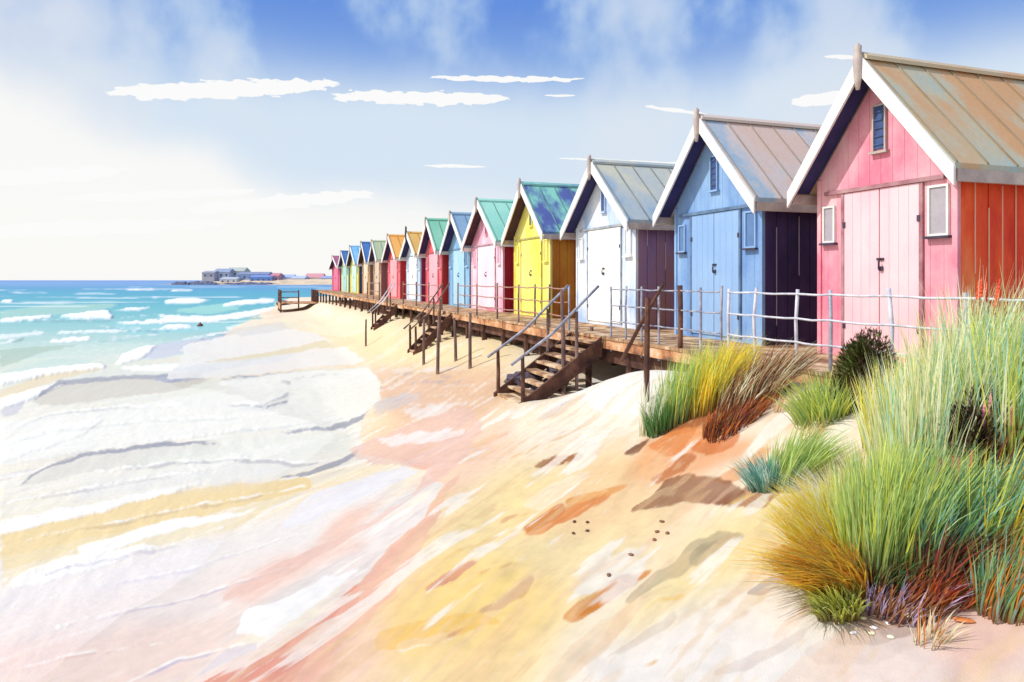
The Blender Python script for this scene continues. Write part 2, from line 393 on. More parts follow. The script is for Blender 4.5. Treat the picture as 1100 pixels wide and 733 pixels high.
for pts, col, op, so in seamask: paint_patch(WaC, pts, col, op, 0 if so <= 2 else so)
foam = [ # thick white water
 ([(60,341),(75,338),(115,334),(120,338),(122,343),(90,344)],1,.16),([(0,343),(55,338),(58,341),(0,348)],1,.08),
 ([(120,334),(135,331),(168,330),(150,334)],1,.1),([(176,324),(190,321),(232,322),(215,326),(178,327)],1,.12),
 ([(110,311),(140,310),(178,311),(160,312.5)],1,.1),([(182,311.5),(210,311.5),(208,313),(185,313)],1,.1),
 ([(0,323),(14,322),(15,325),(0,326)],1,.1),([(238,327),(262,322),(300,321),(290,326),(240,330)],1,.1),([(162,319),(175,318.5),(176,320.5),(164,320.5)],1,.05),
 ([(155,335),(180,339),(230,340),(290,330),(320,327),(300,335),(230,346),(175,347),(130,345),(180,343)],1,.05),
 ([(125,345),(175,345),(176,348),(130,349)],1,.06),([(172,352),(190,349),(214,351),(195,354),(176,354)],1,.05),
 ([(45,367),(80,363),(110,364),(70,369)],1,.04),([(60,356),(120,354),(170,355),(120,358),(60,359)],.8,.05),
 ([(0,403),(40,397),(110,391),(112,396),(60,402),(0,415)],1,.06),([(130,382),(150,374),(172,370),(150,386),(125,394)],1,.05),
 ([(0,428),(28,420),(75,410),(50,422),(20,434),(0,440)],1,.03),([(120,396),(230,386),(330,372),(250,392),(160,400)],.9,.03),
 ([(230,412),(330,398),(395,394),(405,408),(350,415),(260,420)],.7,.02),
 ([(0,360),(40,356),(60,357),(20,363),(0,365)],.7,.04),([(240,352),(300,340),(330,338),(290,350),(250,357)],.8,.03),
 ([(0,478),(60,458),(120,450),(90,468),(0,500)],.8,.02),([(0,560),(120,538),(240,515),(130,545),(0,575)],.9,.015),
 ([(80,590),(180,560),(290,540),(200,568),(90,600)],.9,.01),([(10,625),(60,600),(180,584),(120,606),(20,632)],.8,.01),
 ([(200,500),(300,478),(350,472),(300,490),(210,508)],.6,.015),
]
bump = np.zeros(GX.shape)
for pts, op, h in foam:
    m = paint_patch(WaC, pts, (250, 249, 246), op, 0)
    if m is not None: bump += m*h
# swash lobes: thin tongues of water with a rounded lip, whose shade is painted below as grey lines
def lobe(pts, h, col, op):
    global bump
    m = paint_patch(WaC, pts, col, op, 0)
    edge = blur(m/op, 1)
    bump += h*np.sqrt(np.clip(edge, 0, 1))
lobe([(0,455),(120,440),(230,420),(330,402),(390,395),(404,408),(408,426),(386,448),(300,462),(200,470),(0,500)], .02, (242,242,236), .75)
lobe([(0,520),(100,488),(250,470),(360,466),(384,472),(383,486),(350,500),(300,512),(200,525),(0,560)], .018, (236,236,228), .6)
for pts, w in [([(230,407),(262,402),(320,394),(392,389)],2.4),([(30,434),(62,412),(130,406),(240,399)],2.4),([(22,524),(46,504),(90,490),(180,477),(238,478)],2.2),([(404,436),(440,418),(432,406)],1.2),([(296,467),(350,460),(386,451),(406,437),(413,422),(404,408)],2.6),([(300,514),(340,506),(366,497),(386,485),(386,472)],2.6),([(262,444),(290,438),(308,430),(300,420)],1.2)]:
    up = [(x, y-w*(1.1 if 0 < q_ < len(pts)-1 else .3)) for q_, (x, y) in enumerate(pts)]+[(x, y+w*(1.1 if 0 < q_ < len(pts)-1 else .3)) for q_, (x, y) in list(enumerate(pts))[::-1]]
    paint_patch(WaC, up, (150,153,168), .85, 0)  # grey shade of the lips painted on
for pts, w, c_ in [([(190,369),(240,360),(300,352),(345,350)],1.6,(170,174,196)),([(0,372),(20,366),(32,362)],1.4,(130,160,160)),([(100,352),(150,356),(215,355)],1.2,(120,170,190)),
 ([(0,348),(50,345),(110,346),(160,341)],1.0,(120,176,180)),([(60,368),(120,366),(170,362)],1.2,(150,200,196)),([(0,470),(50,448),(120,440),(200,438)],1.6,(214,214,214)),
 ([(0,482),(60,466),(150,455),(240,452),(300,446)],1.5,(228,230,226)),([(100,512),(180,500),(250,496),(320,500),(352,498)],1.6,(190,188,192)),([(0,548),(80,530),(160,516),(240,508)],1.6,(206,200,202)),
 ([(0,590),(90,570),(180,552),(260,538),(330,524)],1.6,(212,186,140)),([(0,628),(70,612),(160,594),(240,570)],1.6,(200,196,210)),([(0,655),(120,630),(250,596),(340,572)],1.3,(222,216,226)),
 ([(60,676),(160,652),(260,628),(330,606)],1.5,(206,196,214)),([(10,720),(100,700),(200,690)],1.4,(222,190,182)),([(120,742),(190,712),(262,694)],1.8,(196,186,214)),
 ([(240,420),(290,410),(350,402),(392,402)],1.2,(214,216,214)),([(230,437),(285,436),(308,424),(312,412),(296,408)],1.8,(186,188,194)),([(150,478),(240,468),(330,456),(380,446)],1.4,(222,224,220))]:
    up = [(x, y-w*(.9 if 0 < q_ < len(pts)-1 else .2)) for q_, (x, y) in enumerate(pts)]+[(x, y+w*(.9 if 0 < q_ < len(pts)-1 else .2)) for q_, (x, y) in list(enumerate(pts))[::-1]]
    paint_patch(WaC, up, c_, .8, 0)
    hi = [(x, y-w*2.4) for x, y in pts]+[(x, y-w*1.0) for x, y in pts[::-1]]  # white highlight painted beside each line
    m = paint_patch(WaC, hi, (251,250,247), .8, 0)
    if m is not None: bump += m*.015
# generic streaky foam and wave relief further out
Ux = GX+.25*GY; Uy = GY-.1*GX
fo = fbm(Ux*.055, Uy*.16, 61, 5); band = np.clip((GY-18)/20, 0, 1)*np.clip((400-GY)/200, 0, 1)
fm = np.clip((fo-.63)*16, 0, 1)*band*.6
WaC = mixc(WaC, fm, (246, 248, 246))
WaC = WaC*(1+np.array([.045, .012, -.06])*np.clip((45-GY)/20, 0, 1)[..., None])
wave = (fbm(Ux*.16, Uy*.5, 71, 4)-.5)*.2*np.clip((GY-15)/30, .08, 1)*np.clip(1.2-GY/900, 0, 1)
rip = (fbm(Gt*1.2, Gs*5, 72, 3)-.5)*.02*np.clip(1.2-GY/80, 0, 1)
wet = np.clip(1-TZ/.22, 0, 1)                        # how wet the sand is
t_out = np.clip((.10-TZ)/.12, 0, 1)
wf = (fbm(Gt*.3, Gs*1.5, 81, 4)-.5)*.1
mx = np.clip((.06+wf-TZ)/.03, 0, 1)
_t = np.zeros(GX.shape+(3,))
wash = paint_patch(_t, [(-300,470),(0,432),(60,412),(160,410),(232,408),(330,397),(395,393),(409,412),(409,428),(389,450),(388,488),(440,498),(478,520),(455,556),(400,605),(388,626),(330,668),(270,700),(190,736),(80,800),(-300,800),(-500,600)], (255,255,255), 1, 0)
mx = np.maximum(mx, wash)
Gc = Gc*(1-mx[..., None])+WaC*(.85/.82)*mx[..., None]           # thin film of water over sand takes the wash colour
Gc = mixc(Gc, np.clip(wet-mx, 0, 1)*.3*np.clip(1.4-GY/14, 0, 1), (240, 205, 180))
for pts, col, op in (([(110,396),(160,380),(230,364),(290,350),(340,358),(395,388),(330,395),(232,406),(160,408)],(248,244,234),.85),
 ([(200,392),(280,380),(345,366),(400,362),(340,374),(270,388)],(238,222,178),.8),([(240,356),(300,346),(350,345),(310,354),(260,362)],(226,222,214),.6),
 ([(300,340),(350,350),(400,352),(370,362),(310,352)],(252,240,206),.7),([(160,400),(240,388),(330,378),(300,388),(220,400)],(236,236,232),.7)):
    paint_patch(Gc, pts, col, op, 0)
for k in range(9):  # reflections of the posts painted as streaks on the wet sand
    yy = 397+k*4.6; stroke(Gc, [(398+k*2+Rn.uniform(-8, 8), yy+3), (440, yy+1), (490, yy), (528+Rn.uniform(-10, 14), yy-2)], Rn.uniform(.7, 1.6), Rn.choice([(206,176,164),(226,206,196),(190,176,186),(246,236,226)]), .75, 0)
for pts, c_, op in (([(375,482),(440,456),(500,436),(520,455),(500,490),(450,528),(360,580),(300,606),(240,642),(238,652),(300,622),(390,570),(440,535),(462,500),(400,500)],(241,200,182),.8),
 ([(400,470),(460,462),(520,458),(470,474),(420,480)],(250,244,238),.8),([(420,440),(470,436),(500,440),(450,450)],(248,240,232),.7),([(330,532),(440,500),(452,508),(380,540),(300,572)],(244,240,242),.75),
 ([(400,430),(440,420),(455,424),(430,438),(405,446)],(214,206,204),.7)):
    paint_patch(Gc, pts, c_, op, 1)
_g = np.zeros(GX.shape+(3,)); wet2 = paint_patch(_g, [(385,393),(440,388),(540,392),(548,425),(520,448),(450,452),(405,440),(412,420)], (255,255,255), 1, 4)

wet = np.maximum(np.maximum(wet*np.clip(1.4-GY/30, .2, 1), wash*.5), wet2*.95)
ALB = .82
sand_m = attr_mat('sand', rough=.95, spec=.18, bump=.5, bscale=260, wet=True, grain=.14)
keep = int(np.argmax(Yr > 210))
ground = grid_obj('ground', GX[:keep], GY[:keep], TZ[:keep], sand_m, Gc[:keep]*ALB, np.clip(wet, 0, 1)[:keep]); tag(ground, kind='structure')
# sea sheet; only where the ground is under it does it show
SZ = wave+rip+bump
shal = np.clip((-TZ)/.10, 0, 1)
SZ = SZ*np.clip(shal+.15, 0, 1)
water_m = attr_mat('sea_water', rough=.65, spec=.12, bump=.25, bscale=14, wet=True, grain=.06)
glo = np.clip(1-bump*25-fm, 0, 1)*np.clip(1.1-GY/120, .25, .85)
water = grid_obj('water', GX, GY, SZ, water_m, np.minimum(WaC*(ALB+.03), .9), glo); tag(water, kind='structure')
# ------------------------------------------------------------------ timber and metal
wood_l = ramp_mat('pale_timber', [(126,96,80),(190,150,112),(226,200,168)], (1,1,1), 3, .8, .4, 40, .2, contrast=.12, grain=.25)
wood_o = ramp_mat('orange_timber', [(120,86,72),(190,132,92),(222,172,130),(236,208,180)], (1,1,1), 1.6, .85, .5, 40, .2, contrast=.14, grain=.3)
wood_d = ramp_mat('dark_timber', [(58,42,44),(96,66,56),(128,92,76)], (1,1,1), 3, .85, .4, 40, .2)
wood_b = ramp_mat('weathered_post', [(84,70,72),(122,98,92),(160,140,132)], (1,1,.4), 5, .85, .4, 50, .2)
met_w = ramp_mat('white_rail_paint', [(178,180,196),(226,226,232)], (1,1,1), 8, .45, .1, 60, .4)
met_g = ramp_mat('grey_rail_paint', [(112,116,138),(150,152,168),(190,190,200)], (1,1,1), 6, .5, .15, 60, .4)
met_b = ramp_mat('rusty_rail', [(150,90,70),(176,128,110),(160,150,160)], (1,1,1), 5, .6, .2, 60, .3)
trim_w = ramp_mat('white_trim_paint', [(226,222,220),(248,246,242)], (1,1,1), 3, .55, .1, 50, .3)
trim_g = ramp_mat('weathered_trim', [(168,152,150),(206,192,182)], (1,1,1), 4, .7, .2, 50, .3)
slate_near = ramp_mat('wet_dark_rock', [(62,54,66),(96,86,100),(126,112,116)], (1,1,1), 6, .8, .4, 40)
iron = ramp_mat('dark_iron', [(50,42,62),(80,70,92)], (1,1,1), 8, .5, .1, 60, .4)
# ------------------------------------------------------------------ huts
def hut(i, xl, xr, ya, front, door, side, roof, label, trim=None, full=True, win=None, ridge_col=None):
    X0 = 7.4; k = F*X0
    Ya, Yb = k/(xl-272), k/(xr-272)
    ta, tb = (Ya-ST*1.36)/CT, (Yb-ST*1.36)/CT
    w = ta-tb; tc = (ta+tb)/2
    xa = (k/((xl+xr)/2-272))*0+0
    Yc = CT*tc+ST*1.36; zA = ya
    r = thing('beach_hut', label, 'beach hut', W(tc, -1.36, DECK), ROWROT, 'painted beach huts in a row on the boardwalk')
    D = 3.1; ov = .2; fo = .30; hw = w/2; A = zA; E = 2.08 - .02*(i % 3)
    sl = (A-E)/(hw+ov)           # roof pitch; the wall line meets it at:
    wt = A-.06-sl*hw
    fm = ramp_mat('front_paint', front, (1,1,.6), 1.1, .62, .14, 45, .25, off=i*3.1, contrast=.12, grain=.12)
    sm = ramp_mat('side_paint', side, (1,1,.35), 1.6, .65, .15, 45, .25, off=i*2.3, contrast=.16, grain=.1)
    dm = ramp_mat('door_paint', door, (1,1,.5), 1.3, .55, .08, 45, .3, off=i*1.7, contrast=.16, grain=.05)
    rm = ramp_mat('roof_sheet', roof, (.5,.8,.5), .8, .55, .06, 30, .3, off=i*5.7+(3.2 if i == 0 else 0), contrast=.13, grain=.1)
    tm = trim or trim_w
    # front gable wall of vertical boards
    f = MB(); nb = 12
    def top(x): return A-.06-sl*abs(x)
    for b in range(nb):
        x0 = -hw+w*b/nb; x1 = -hw+w*(b+1)/nb-.004
        pl = [(x0, 0), (x1, 0), (x1, top(x1))]
        if x0 < 0 < x1: pl.append((0, top(0)))
        pl.append((x0, top(x0))); f.prism(pl, 0, .04)
    f.build('front_wall', fm, r)
    f = MB(); nb = 15
    for b in range(nb):
        y0 = .042+(D-.042)*b/nb; y1 = .042+(D-.042)*(b+1)/nb-.012
        z0 = random.uniform(-.004, .004)
        f.box(hw-.03, hw-.002+z0, y0, y1, 0, wt)
    f.box(hw-.05, hw-.032, .05, D, 0, wt-.02)
    f.build('side_wall', sm, r)
    if i < 3:
        bm_ = ramp_mat('pale_highlight_strip', [tuple(int(c*.5+115) for c in side[-1])], (1,1,1), 4, .7)  # thin pale strips added for the highlight lines on the side boards
        for b in range(1, 15, 2 if i else 1):
            y = .042+(D-.042)*b/nb-.006; z1 = wt-random.uniform(.05, .5); z0 = z1-random.uniform(.4, 1.5)
            MB().box(hw-.0015, hw+.006, y-.007, y+.007, max(.05, z0), z1-.06).build('highlight_strip', bm_, r)
    g = MB().box(-hw, -hw+.04, .042, D, 0, wt).build('side_wall', sm, r)
    MB().prism([(-hw, 0), (hw, 0), (hw, wt), (0, A-.06), (-hw, wt)], D+.002, D+.04).build('rear_wall', sm, r)
    # roof: two sheets with standing seams
    f = MB(); y0, y1 = -fo, D+.15; ex = hw+ov; th = .045
    for sg in (-1, 1):
        pl = [(0, A), (sg*ex, E), (sg*ex, E+th*1.3), (0, A+th*1.3)]
        if sg > 0: pl = pl[::-1]
        f.prism(pl, y0, y1)
    f.build('roof', rm, r, smooth=False)
    rf = C.objects[-1] if False else None
    f = MB()
    ns = 8
    for sg in (-1, 1):
        for b in range(ns+1):
            y = y0+.03+(y1-y0-.06)*b/ns
            a = Vector((sg*.02, 0, A+th*1.3+.001-sl*.02)); e = Vector((sg*ex, 0, E+th*1.3+.001))
            pl = [(a.x, a.z), (e.x, e.z), (e.x, e.z+.022), (a.x, a.z+.022)]
            if sg > 0: pl = pl[::-1]
            f.prism(pl, y-.011, y+.011)
    f.build('roof_seams', ramp_mat('seam_metal', [tuple(int(c*.72) for c in roof[0]), tuple(int(c*.8) for c in roof[-1])], (1,1,1), 1, .5, .05, 30), r)
    MB().prism([(-.09, A+.0), (0, A+.05), (.09, A+0), (.09, A+.045), (0, A+.11), (-.09, A+.045)][::-1], y0-.005, y1+.005).build('ridge_cap', ramp_mat('ridge_metal', [roof[0], roof[-1]], (1,1,1), 1, .5), r)
    # eaves boards under the roof edge on both sides
    for sg in (-1, 1):
        a, b = sorted((sg*(ex-.03), sg*(ex+.012)))
        MB().box(a, b, y0+.03, y1, E-.13, E-.002).build('eaves_board', trim_g if i < 4 else tm, r, bevel=.005)
    # soffit boards and barge lining, the overhang's shadow put into their dark colour
    bw = .175
    sfm = ramp_mat('soffit_shade', [(40,44,92),(64,62,116)] if i not in (3, 4, 10) else [(60,40,56),(90,60,70)], (1,1,1), 2, .7, .1, 40)
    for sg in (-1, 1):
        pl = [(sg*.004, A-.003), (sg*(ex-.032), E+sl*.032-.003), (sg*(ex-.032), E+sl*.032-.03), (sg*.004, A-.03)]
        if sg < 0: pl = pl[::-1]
        MB().prism(pl, y0+.001, -.003).build('soffit_shade_boards', sfm, r)
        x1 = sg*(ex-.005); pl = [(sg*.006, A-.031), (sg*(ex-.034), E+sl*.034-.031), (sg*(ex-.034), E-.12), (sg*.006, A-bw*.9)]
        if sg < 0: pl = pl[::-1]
        MB().prism(pl, y0+.001, y0+.012).build('barge_shade_lining', sfm, r)
    # bargeboards
    bw = .175
    for sg in (-1, 1):
        x1 = sg*(ex+.012)
        pl = [(sg*.002, A+.075), (x1, E-.05+.075), (x1, E-.05-bw*.75), (sg*.002, A-bw*.95)]
        if sg < 0: pl = pl[::-1]
        MB().prism(pl, y0-.035, y0-.002).build('bargeboard', tm, r, bevel=.004)
    # finial
    fz = .2 if i in (0, 1, 2, 3) else (.36 if i == 7 else .16)
    MB().tube([(0, y0-.05, A-.34), (0, y0-.05, A-.2), (0, y0-.05, A+.02), (0, y0-.05, A+fz*.6), (0, y0-.05, A+fz*.8), (0, y0-.05, A+fz)], [.022, .045, .055, .04, .045, .012], 10).build('finial', trim_g if i != 7 else iron, r, smooth=True)
    # corner boards
    for sg in (-1, 1):
        a, b = sorted((sg*(hw-.055), sg*(hw+.006)))
        MB().box(a, b, -.022, -.002, 0, top(hw)-.02).build('corner_board', fm, r)
    # double door
    dw = w*.27; dh = 1.98
    tmx = MB(); tmx.box(-dw-.05, -dw-.004, -.03, -.002, .06, dh+.05); tmx.box(dw+.004, dw+.05, -.03, -.002, .06, dh+.05); 
    tmx.box(-hw*.86, hw*.86, -.045, -.002, dh+.052, dh+.1); tmx.build('door_frame', ramp_mat('frame_paint', [tuple(int(c*.62) for c in front[0]), tuple(int(c*.8) for c in front[-1])], (1,1,1), 3, .6), r)
    for sg in (-1, 1):
        a, b = sorted((sg*.006, sg*dw)); d = MB()
        n = 4
        for q_ in range(n):
            x0 = a+(b-a)*q_/n; d.box(x0, a+(b-a)*(q_+1)/n-.003, -.024, -.003, .07, dh+.045)
        dd = d.build('door', dm, r, bevel=.002)
        for hz in (.35, 1.6): MB().box(sg*dw-.02, sg*dw+.02, -.036, -.0255, hz, hz+.07).build('hinge', iron, dd)
        if sg == 1:
            h = MB(); h.box(-.03, .07, -.04, -.026, 1.18, 1.21); h.tube([(.03, -.045, 1.2), (.03, -.07, 1.16), (.03, -.07, 1.08), (.03, -.045, 1.06)], .01, 6); h.box(.01, .06, -.05, -.026, 1.06, 1.11)
            h.build('handle', iron, dd)
    if full:
        wc = win or (168, 160, 165)
        gm = ramp_mat('window_pane', [wc, tuple(min(255, int(c*1.12)) for c in wc)], (1,1,1), 3, .2, .02, 20, .5)
        for sg, ww, wh, cx in ((-1, .15, .42, -hw*.80), (1, .2, .5, hw*.78)):
            wz = 1.45
            p_ = MB().box(cx-ww/2, cx+ww/2, -.018, -.003, wz, wz+wh).build('window', gm, r)
            fr = MB()
            for a, b, c, d_ in ((cx-ww/2-.025, cx-ww/2-.001, wz-.024, wz+wh+.024), (cx+ww/2+.001, cx+ww/2+.025, wz-.024, wz+wh+.024), (cx-ww/2, cx+ww/2, wz-.024, wz-.001), (cx-ww/2, cx+ww/2, wz+wh+.001, wz+wh+.024)):
                fr.box(a, b, -.035, -.0025, c, d_)
            fr.build('frame', trim_w if i in (0, 2) else dm, p_)
            MB().box(cx-ww/2-.05, cx+ww/2+.05, -.07, -.002, wz-.052, wz-.026).build('sill', iron if i < 2 else dm, p_)
        # louvred opening high in the gable
        vz = 2.42 if i != 0 else 2.5; vh = .5 if i < 4 else .4; vw = .15 if i < 4 else .12
        vc = (70, 100, 150) if i != 3 else (90, 120, 130)
        vm = ramp_mat('vent_pane', [vc, (60, 64, 110)], (1,1,1), 4, .3, .05, 20, .4)
        p_ = MB().box(-vw/2, vw/2, -.02, -.003, vz, vz+vh).build('gable_vent', vm, r)
        fr = MB(); fr.box(-vw/2-.022, -vw/2-.001, -.04, -.0025, vz-.03, vz+vh+.02); fr.box(vw/2+.001, vw/2+.022, -.04, -.0025, vz-.03, vz+vh+.02)
        fr.box(-vw/2, vw/2, -.04, -.0025, vz+vh+.001, vz+vh+.02); fr.box(-vw/2-.05, vw/2+.05, -.06, -.0025, vz-.06, vz-.031)
        fr.build('vent_frame', fm if i else trim_g, p_)
        for q_ in range(5 if i < 2 else 0): MB().box(-vw/2+.004, vw/2-.004, -.034, -.0215, vz+.04+q_*vh/5.2, vz+.06+q_*vh/5.2).build('louvre', vm, p_)
    return r
HUTS = [
 (880,1030,3.50,[(226,126,150),(240,164,178),(246,194,198)],[(242,186,196),(250,211,215)],[(214,50,26),(244,92,44),(250,134,78)],[(206,160,112),(190,182,154),(164,182,178),(200,190,160)],'large pink hut with a red-orange side and brown and grey roof, nearest to the camera',(165,158,165)),
 (726,820,3.48,[(105,143,200),(128,165,214),(144,180,221)],[(138,173,218),(156,189,225)],[(41,37,75),(60,50,96),(75,60,105)],[(215,187,172),(207,195,192),(157,182,201),(215,200,187)],'blue hut with a dark navy side, directly left of the large pink hut',(84,118,165)),
 (620,684,3.38,[(176,200,236),(214,226,242),(240,244,246)],[(242,242,240),(251,250,243)],[(118,92,137),(147,117,155),(162,118,117)],[(117,159,196),(172,184,189),(203,200,179)],'white hut with a purple side and blue and grey roof',(200,212,228)),
 (553,592,3.45,[(238,220,94),(246,235,118),(241,231,143)],[(242,229,86),(250,242,140)],[(151,98,41),(189,118,41),(208,145,50)],[(81,92,154),(89,103,164),(140,207,189),(151,215,196)],'yellow hut with an ochre brown side and a teal and navy roof',(220,206,110)),
 (507,541,3.42,[(230,143,172),(241,182,200),(246,213,225)],[(246,207,221),(250,223,232)],[(145,27,46),(185,39,58)],[(140,207,186),(168,223,204)],'pale pink hut with a crimson side and mint green roof',(200,150,180)),
 (483,505,3.28,[(123,168,212),(153,194,225)],[(156,198,228),(179,214,235)],[(88,101,134),(117,132,160)],[(120,156,192),(156,179,200)],'sky blue hut with a slate blue roof beside the pale pink hut',(90,120,165)),
 (458,475,3.38,[(222,77,86),(238,123,135)],[(242,164,176),(246,192,200)],[(164,41,44),(202,65,56)],[(125,193,161),(147,207,176)],'red and pink hut with a bright green roof',(150,60,80)),
 (437,452,3.08,[(184,202,230),(220,230,241)],[(221,232,240),(239,243,245)],[(137,44,84),(179,69,113)],[(215,168,94),(235,187,103)],'white and pale blue hut with an ochre yellow roof and tall dark finial',(150,170,200)),
 (417,430,3.24,[(230,95,110),(241,135,143)],[(240,148,159),(245,172,176)],[(198,46,54),(221,75,69)],[(235,164,81),(242,184,97)],'coral red hut with an orange roof',(200,90,110)),
 (401.5,409.5,3.22,[(184,148,125),(209,176,148)],[(207,176,151),(221,196,172)],[(126,79,82),(151,99,99)],[(176,192,157),(195,207,172)],'tan brown hut with a sage green roof beside the coral red hut',(120,100,90)),
 (389.5,397.5,3.36,[(189,143,99),(213,176,127)],[(221,200,168),(232,215,192)],[(126,105,96),(155,132,117)],[(69,106,168),(81,131,192)],'light brown hut with a royal blue roof',(120,100,90)),
 (376.5,385.5,3.36,[(227,209,77),(238,227,123)],[(184,215,200),(207,228,215)],[(50,65,115),(75,92,137)],[(115,176,220),(142,198,231)],'yellow and pale green hut with a navy side and sky blue roof',(150,170,120)),
 (367,374.5,3.22,[(200,222,176),(220,231,192)],[(156,198,190),(179,214,203)],[(111,155,155),(136,174,168)],[(65,106,161),(76,123,176)],'pale green hut with a dark blue roof, second from the far end of the row',(120,150,140)),
 (357,365.5,3.02,[(200,72,112),(220,102,136)],[(211,94,129),(223,120,151)],[(126,60,82),(155,80,103)],[(164,89,120),(187,117,140)],'small crimson hut at the far end of the row',(140,60,90)),
]
for i, (xl, xr, ya, fr, dr, sd, rf, lb, wn) in enumerate(HUTS):
    hut(i, xl, xr, ya, fr, dr, sd, rf, lb, None, True, wn)
# ------------------------------------------------------------------ boardwalk
T0, T1 = 2.2, 74.0
bwk = thing('boardwalk', 'long raised timber boardwalk on piles carrying the row of huts', 'boardwalk', W(T0, 0, DECK), ROWROT)
# local: x = -(t-T0), y = -s
f = MB(); t = T0
while t < T1:
    f.box(-(t-T0)-.145, -(t-T0), -.04+random.uniform(-.012, .012), 5.2, -.045, random.uniform(-.004, 0)); t += .152
f.build('decking', wood_l, bwk)
t = T0
while t < T1:
    l = min(4.0, T1-t)
    MB().box(-(t-T0)-l+.006, -(t-T0), -.02, .05, -.19+random.uniform(-.03, .02), -.047, jit=.01).build('fascia_board', wood_o, bwk, bevel=.006); t += l
MB().box(-(T1-T0), 0, 1.4, 1.5, -.25, -.047).box(-(T1-T0), 0, 3.4, 3.5, -.25, -.047).build('bearer', wood_d, bwk)
t = 3.0; kk = 0
while t < T1:
    for s in (-.12, -1.46):
        p = W(t, s); g = gz(p.x, p.y)
        if g < DECK-.3:
            x = -(t-T0); zz = g-.3-DECK; r_ = random.uniform(.05, .075)
            MB().tube([(x+random.uniform(-.04, .04), -s, zz), (x, -s, -.05 if s < -1 else -.05)], [r_*1.1, r_], 8, .08).build('pile', wood_d, bwk, smooth=False)
    t += 1.55 if t < 40 else 2.6
for k in range(7):
    x = -k*3.0
    MB().box(x-2.99, x, .12, .2, -.44+random.uniform(-.02, .02), -.23, jit=.01).build('lower_beam', wood_d, bwk)
# skirt boards hanging below the deck edge in places added to darken the void beneath
for t0, t1 in ((14.6, 15.6), (16.6, 19.2), (20.4, 22.4), (24.6, 29), (34, 48)):
    f = MB(); t = t0
    while t < t1:
        d = random.uniform(.12, .5); f.box(-(t-T0)-.15, -(t-T0), .3, .33+random.uniform(0,.006), -.05-.2-d, -.05); t += .149
    f.build('shade_skirt_boards', wood_d, bwk)
# ------------------------------------------------------------------ railings
def railing(ts, label, pm, rm, rad=.018, hs=(.80, .53, .27), s=-.02, sag=0, z0=DECK, group='railings along the boardwalk edge', hp=.86, jit=.02):
    a = W(ts[0], s, z0)
    r = thing('railing', label, 'railing', a, ROWROT, group)
    for k, t in enumerate(ts):
        m = pm if not isinstance(pm, dict) else pm.get(k, pm[-1])
        x = -(t-ts[0]); rr = rad*1.25 if m is not wood_d else rad*2.6
        j = random.uniform(-jit, jit)
        MB().tube([(x, 0, -.24), (x+j*.3, 0, .1), (x-j*.4, 0, .5), (x+j, 0, hp+random.uniform(-.02, .03))], [rr, rr, rr*.95, rr], 8, .05).build('post', m, r, smooth=True)
    for h in hs:
        pts = []
        for k in range(len(ts)-1):
            for q_ in range(4):
                u = q_/4; t = ts[k]*(1-u)+ts[k+1]*u
                pts.append((-(t-ts[0]), -.01, h-sag*math.sin(PI*u)+random.uniform(-.004, .004)))
        pts.append((-(ts[-1]-ts[0]), -.01, h))
        MB().tube(pts, rad*.8, 7).build('rail', rm, r, smooth=True)
    return r
railing([4.0, 4.8, 5.6, 6.4, 7.15, 7.9, 8.4, 9.1, 9.6], 'white tubular railing in front of the large pink hut and navy side wall', {-1: met_w, 3: met_g, 5: met_g}, met_w, .0155, sag=.008, jit=.035)
railing([9.75, 10.2, 10.68, 11.25, 11.75, 12.25, 12.75], 'grey metal railing with one thick brown post in front of the blue and white huts', {-1: met_g, 2: wood_d}, met_g, .0145, sag=.006, jit=.03)
railing([14.45, 15.4, 16.2, 17.2, 18.7, 20.4, 22.3], 'thin rusty railing in front of the yellow and pale pink huts', {-1: wood_b, 0: met_g}, met_b, .017, sag=.02)
railing([24.2, 26, 28, 30.4], 'low brown railing in front of the red and pink green-roofed hut', wood_b, met_b, .02, hs=(.78, .4))
railing([36.2, 38, 40.0], 'short brown railing in front of the tan brown hut', wood_b, met_b, .025, hs=(.8, .4))
# ------------------------------------------------------------------ stairs
def stairs(tc, wd, run, label, n=8, rails=True, rm=met_g):
    p = W(tc, run); zb = gz(p.x, p.y)-.02; rise = DECK-zb
    r = thing('staircase', label, 'stairs', W(tc, 0, DECK), ROWROT, 'wooden stairs down from the boardwalk to the sand')
    for k in range(n):
        u = (k+.5)/n; y = -run*u-.02; z = -rise*u-.02
        MB().box(-wd/2+.03, wd/2-.03, y-run/n*.62, y+run/n*.42, z-.045, z, jit=.006).build('tread', wood_l, r, bevel=.004)
        if k < n: MB().box(-wd/2+.04, wd/2-.04, y+run/n*.30, y+run/n*.36, z-rise/n*.7-.0, z-.047).build('riser', wood_d, r)
    for sg in (-1, 1):
        x = sg*wd/2
        f = MB(); a, b = sorted((x-sg*.025, x+sg*.03))
        vs = [(xx, y, z) for xx in (a, b) for y, z in ((-.05, -.02), (-run-.1, -rise+.06), (-run-.1, -rise-.2), (-.05, -.34))]
        f.add(vs, [(0, 1, 2, 3), (7, 6, 5, 4), (0, 4, 5, 1), (1, 5, 6, 2), (2, 6, 7, 3), (3, 7, 4, 0)]).build('stringer', wood_d, r)
        if rails:
            MB().tube([(x, -run-.02, -rise-.35), (x+.01, -run-.02, -rise+.45), (x-.01, -run-.02, -rise+.82)], [.04, .035, .03], 8, .06).build('post', wood_d, r)
            MB().tube([(x, -run*.35, -rise*.35-.5), (x, -run*.35, -rise*.35+.82)], [.03, .028], 8, .05).build('post', wood_b, r)
            MB().tube([(x, -run-.22, -rise+.70), (x, -run*.66, -rise*.66+.80), (x, -run*.3, -rise*.3+.88), (x, -.1, .85)], .024, 8).build('handrail', rm, r, smooth=True)
    return r
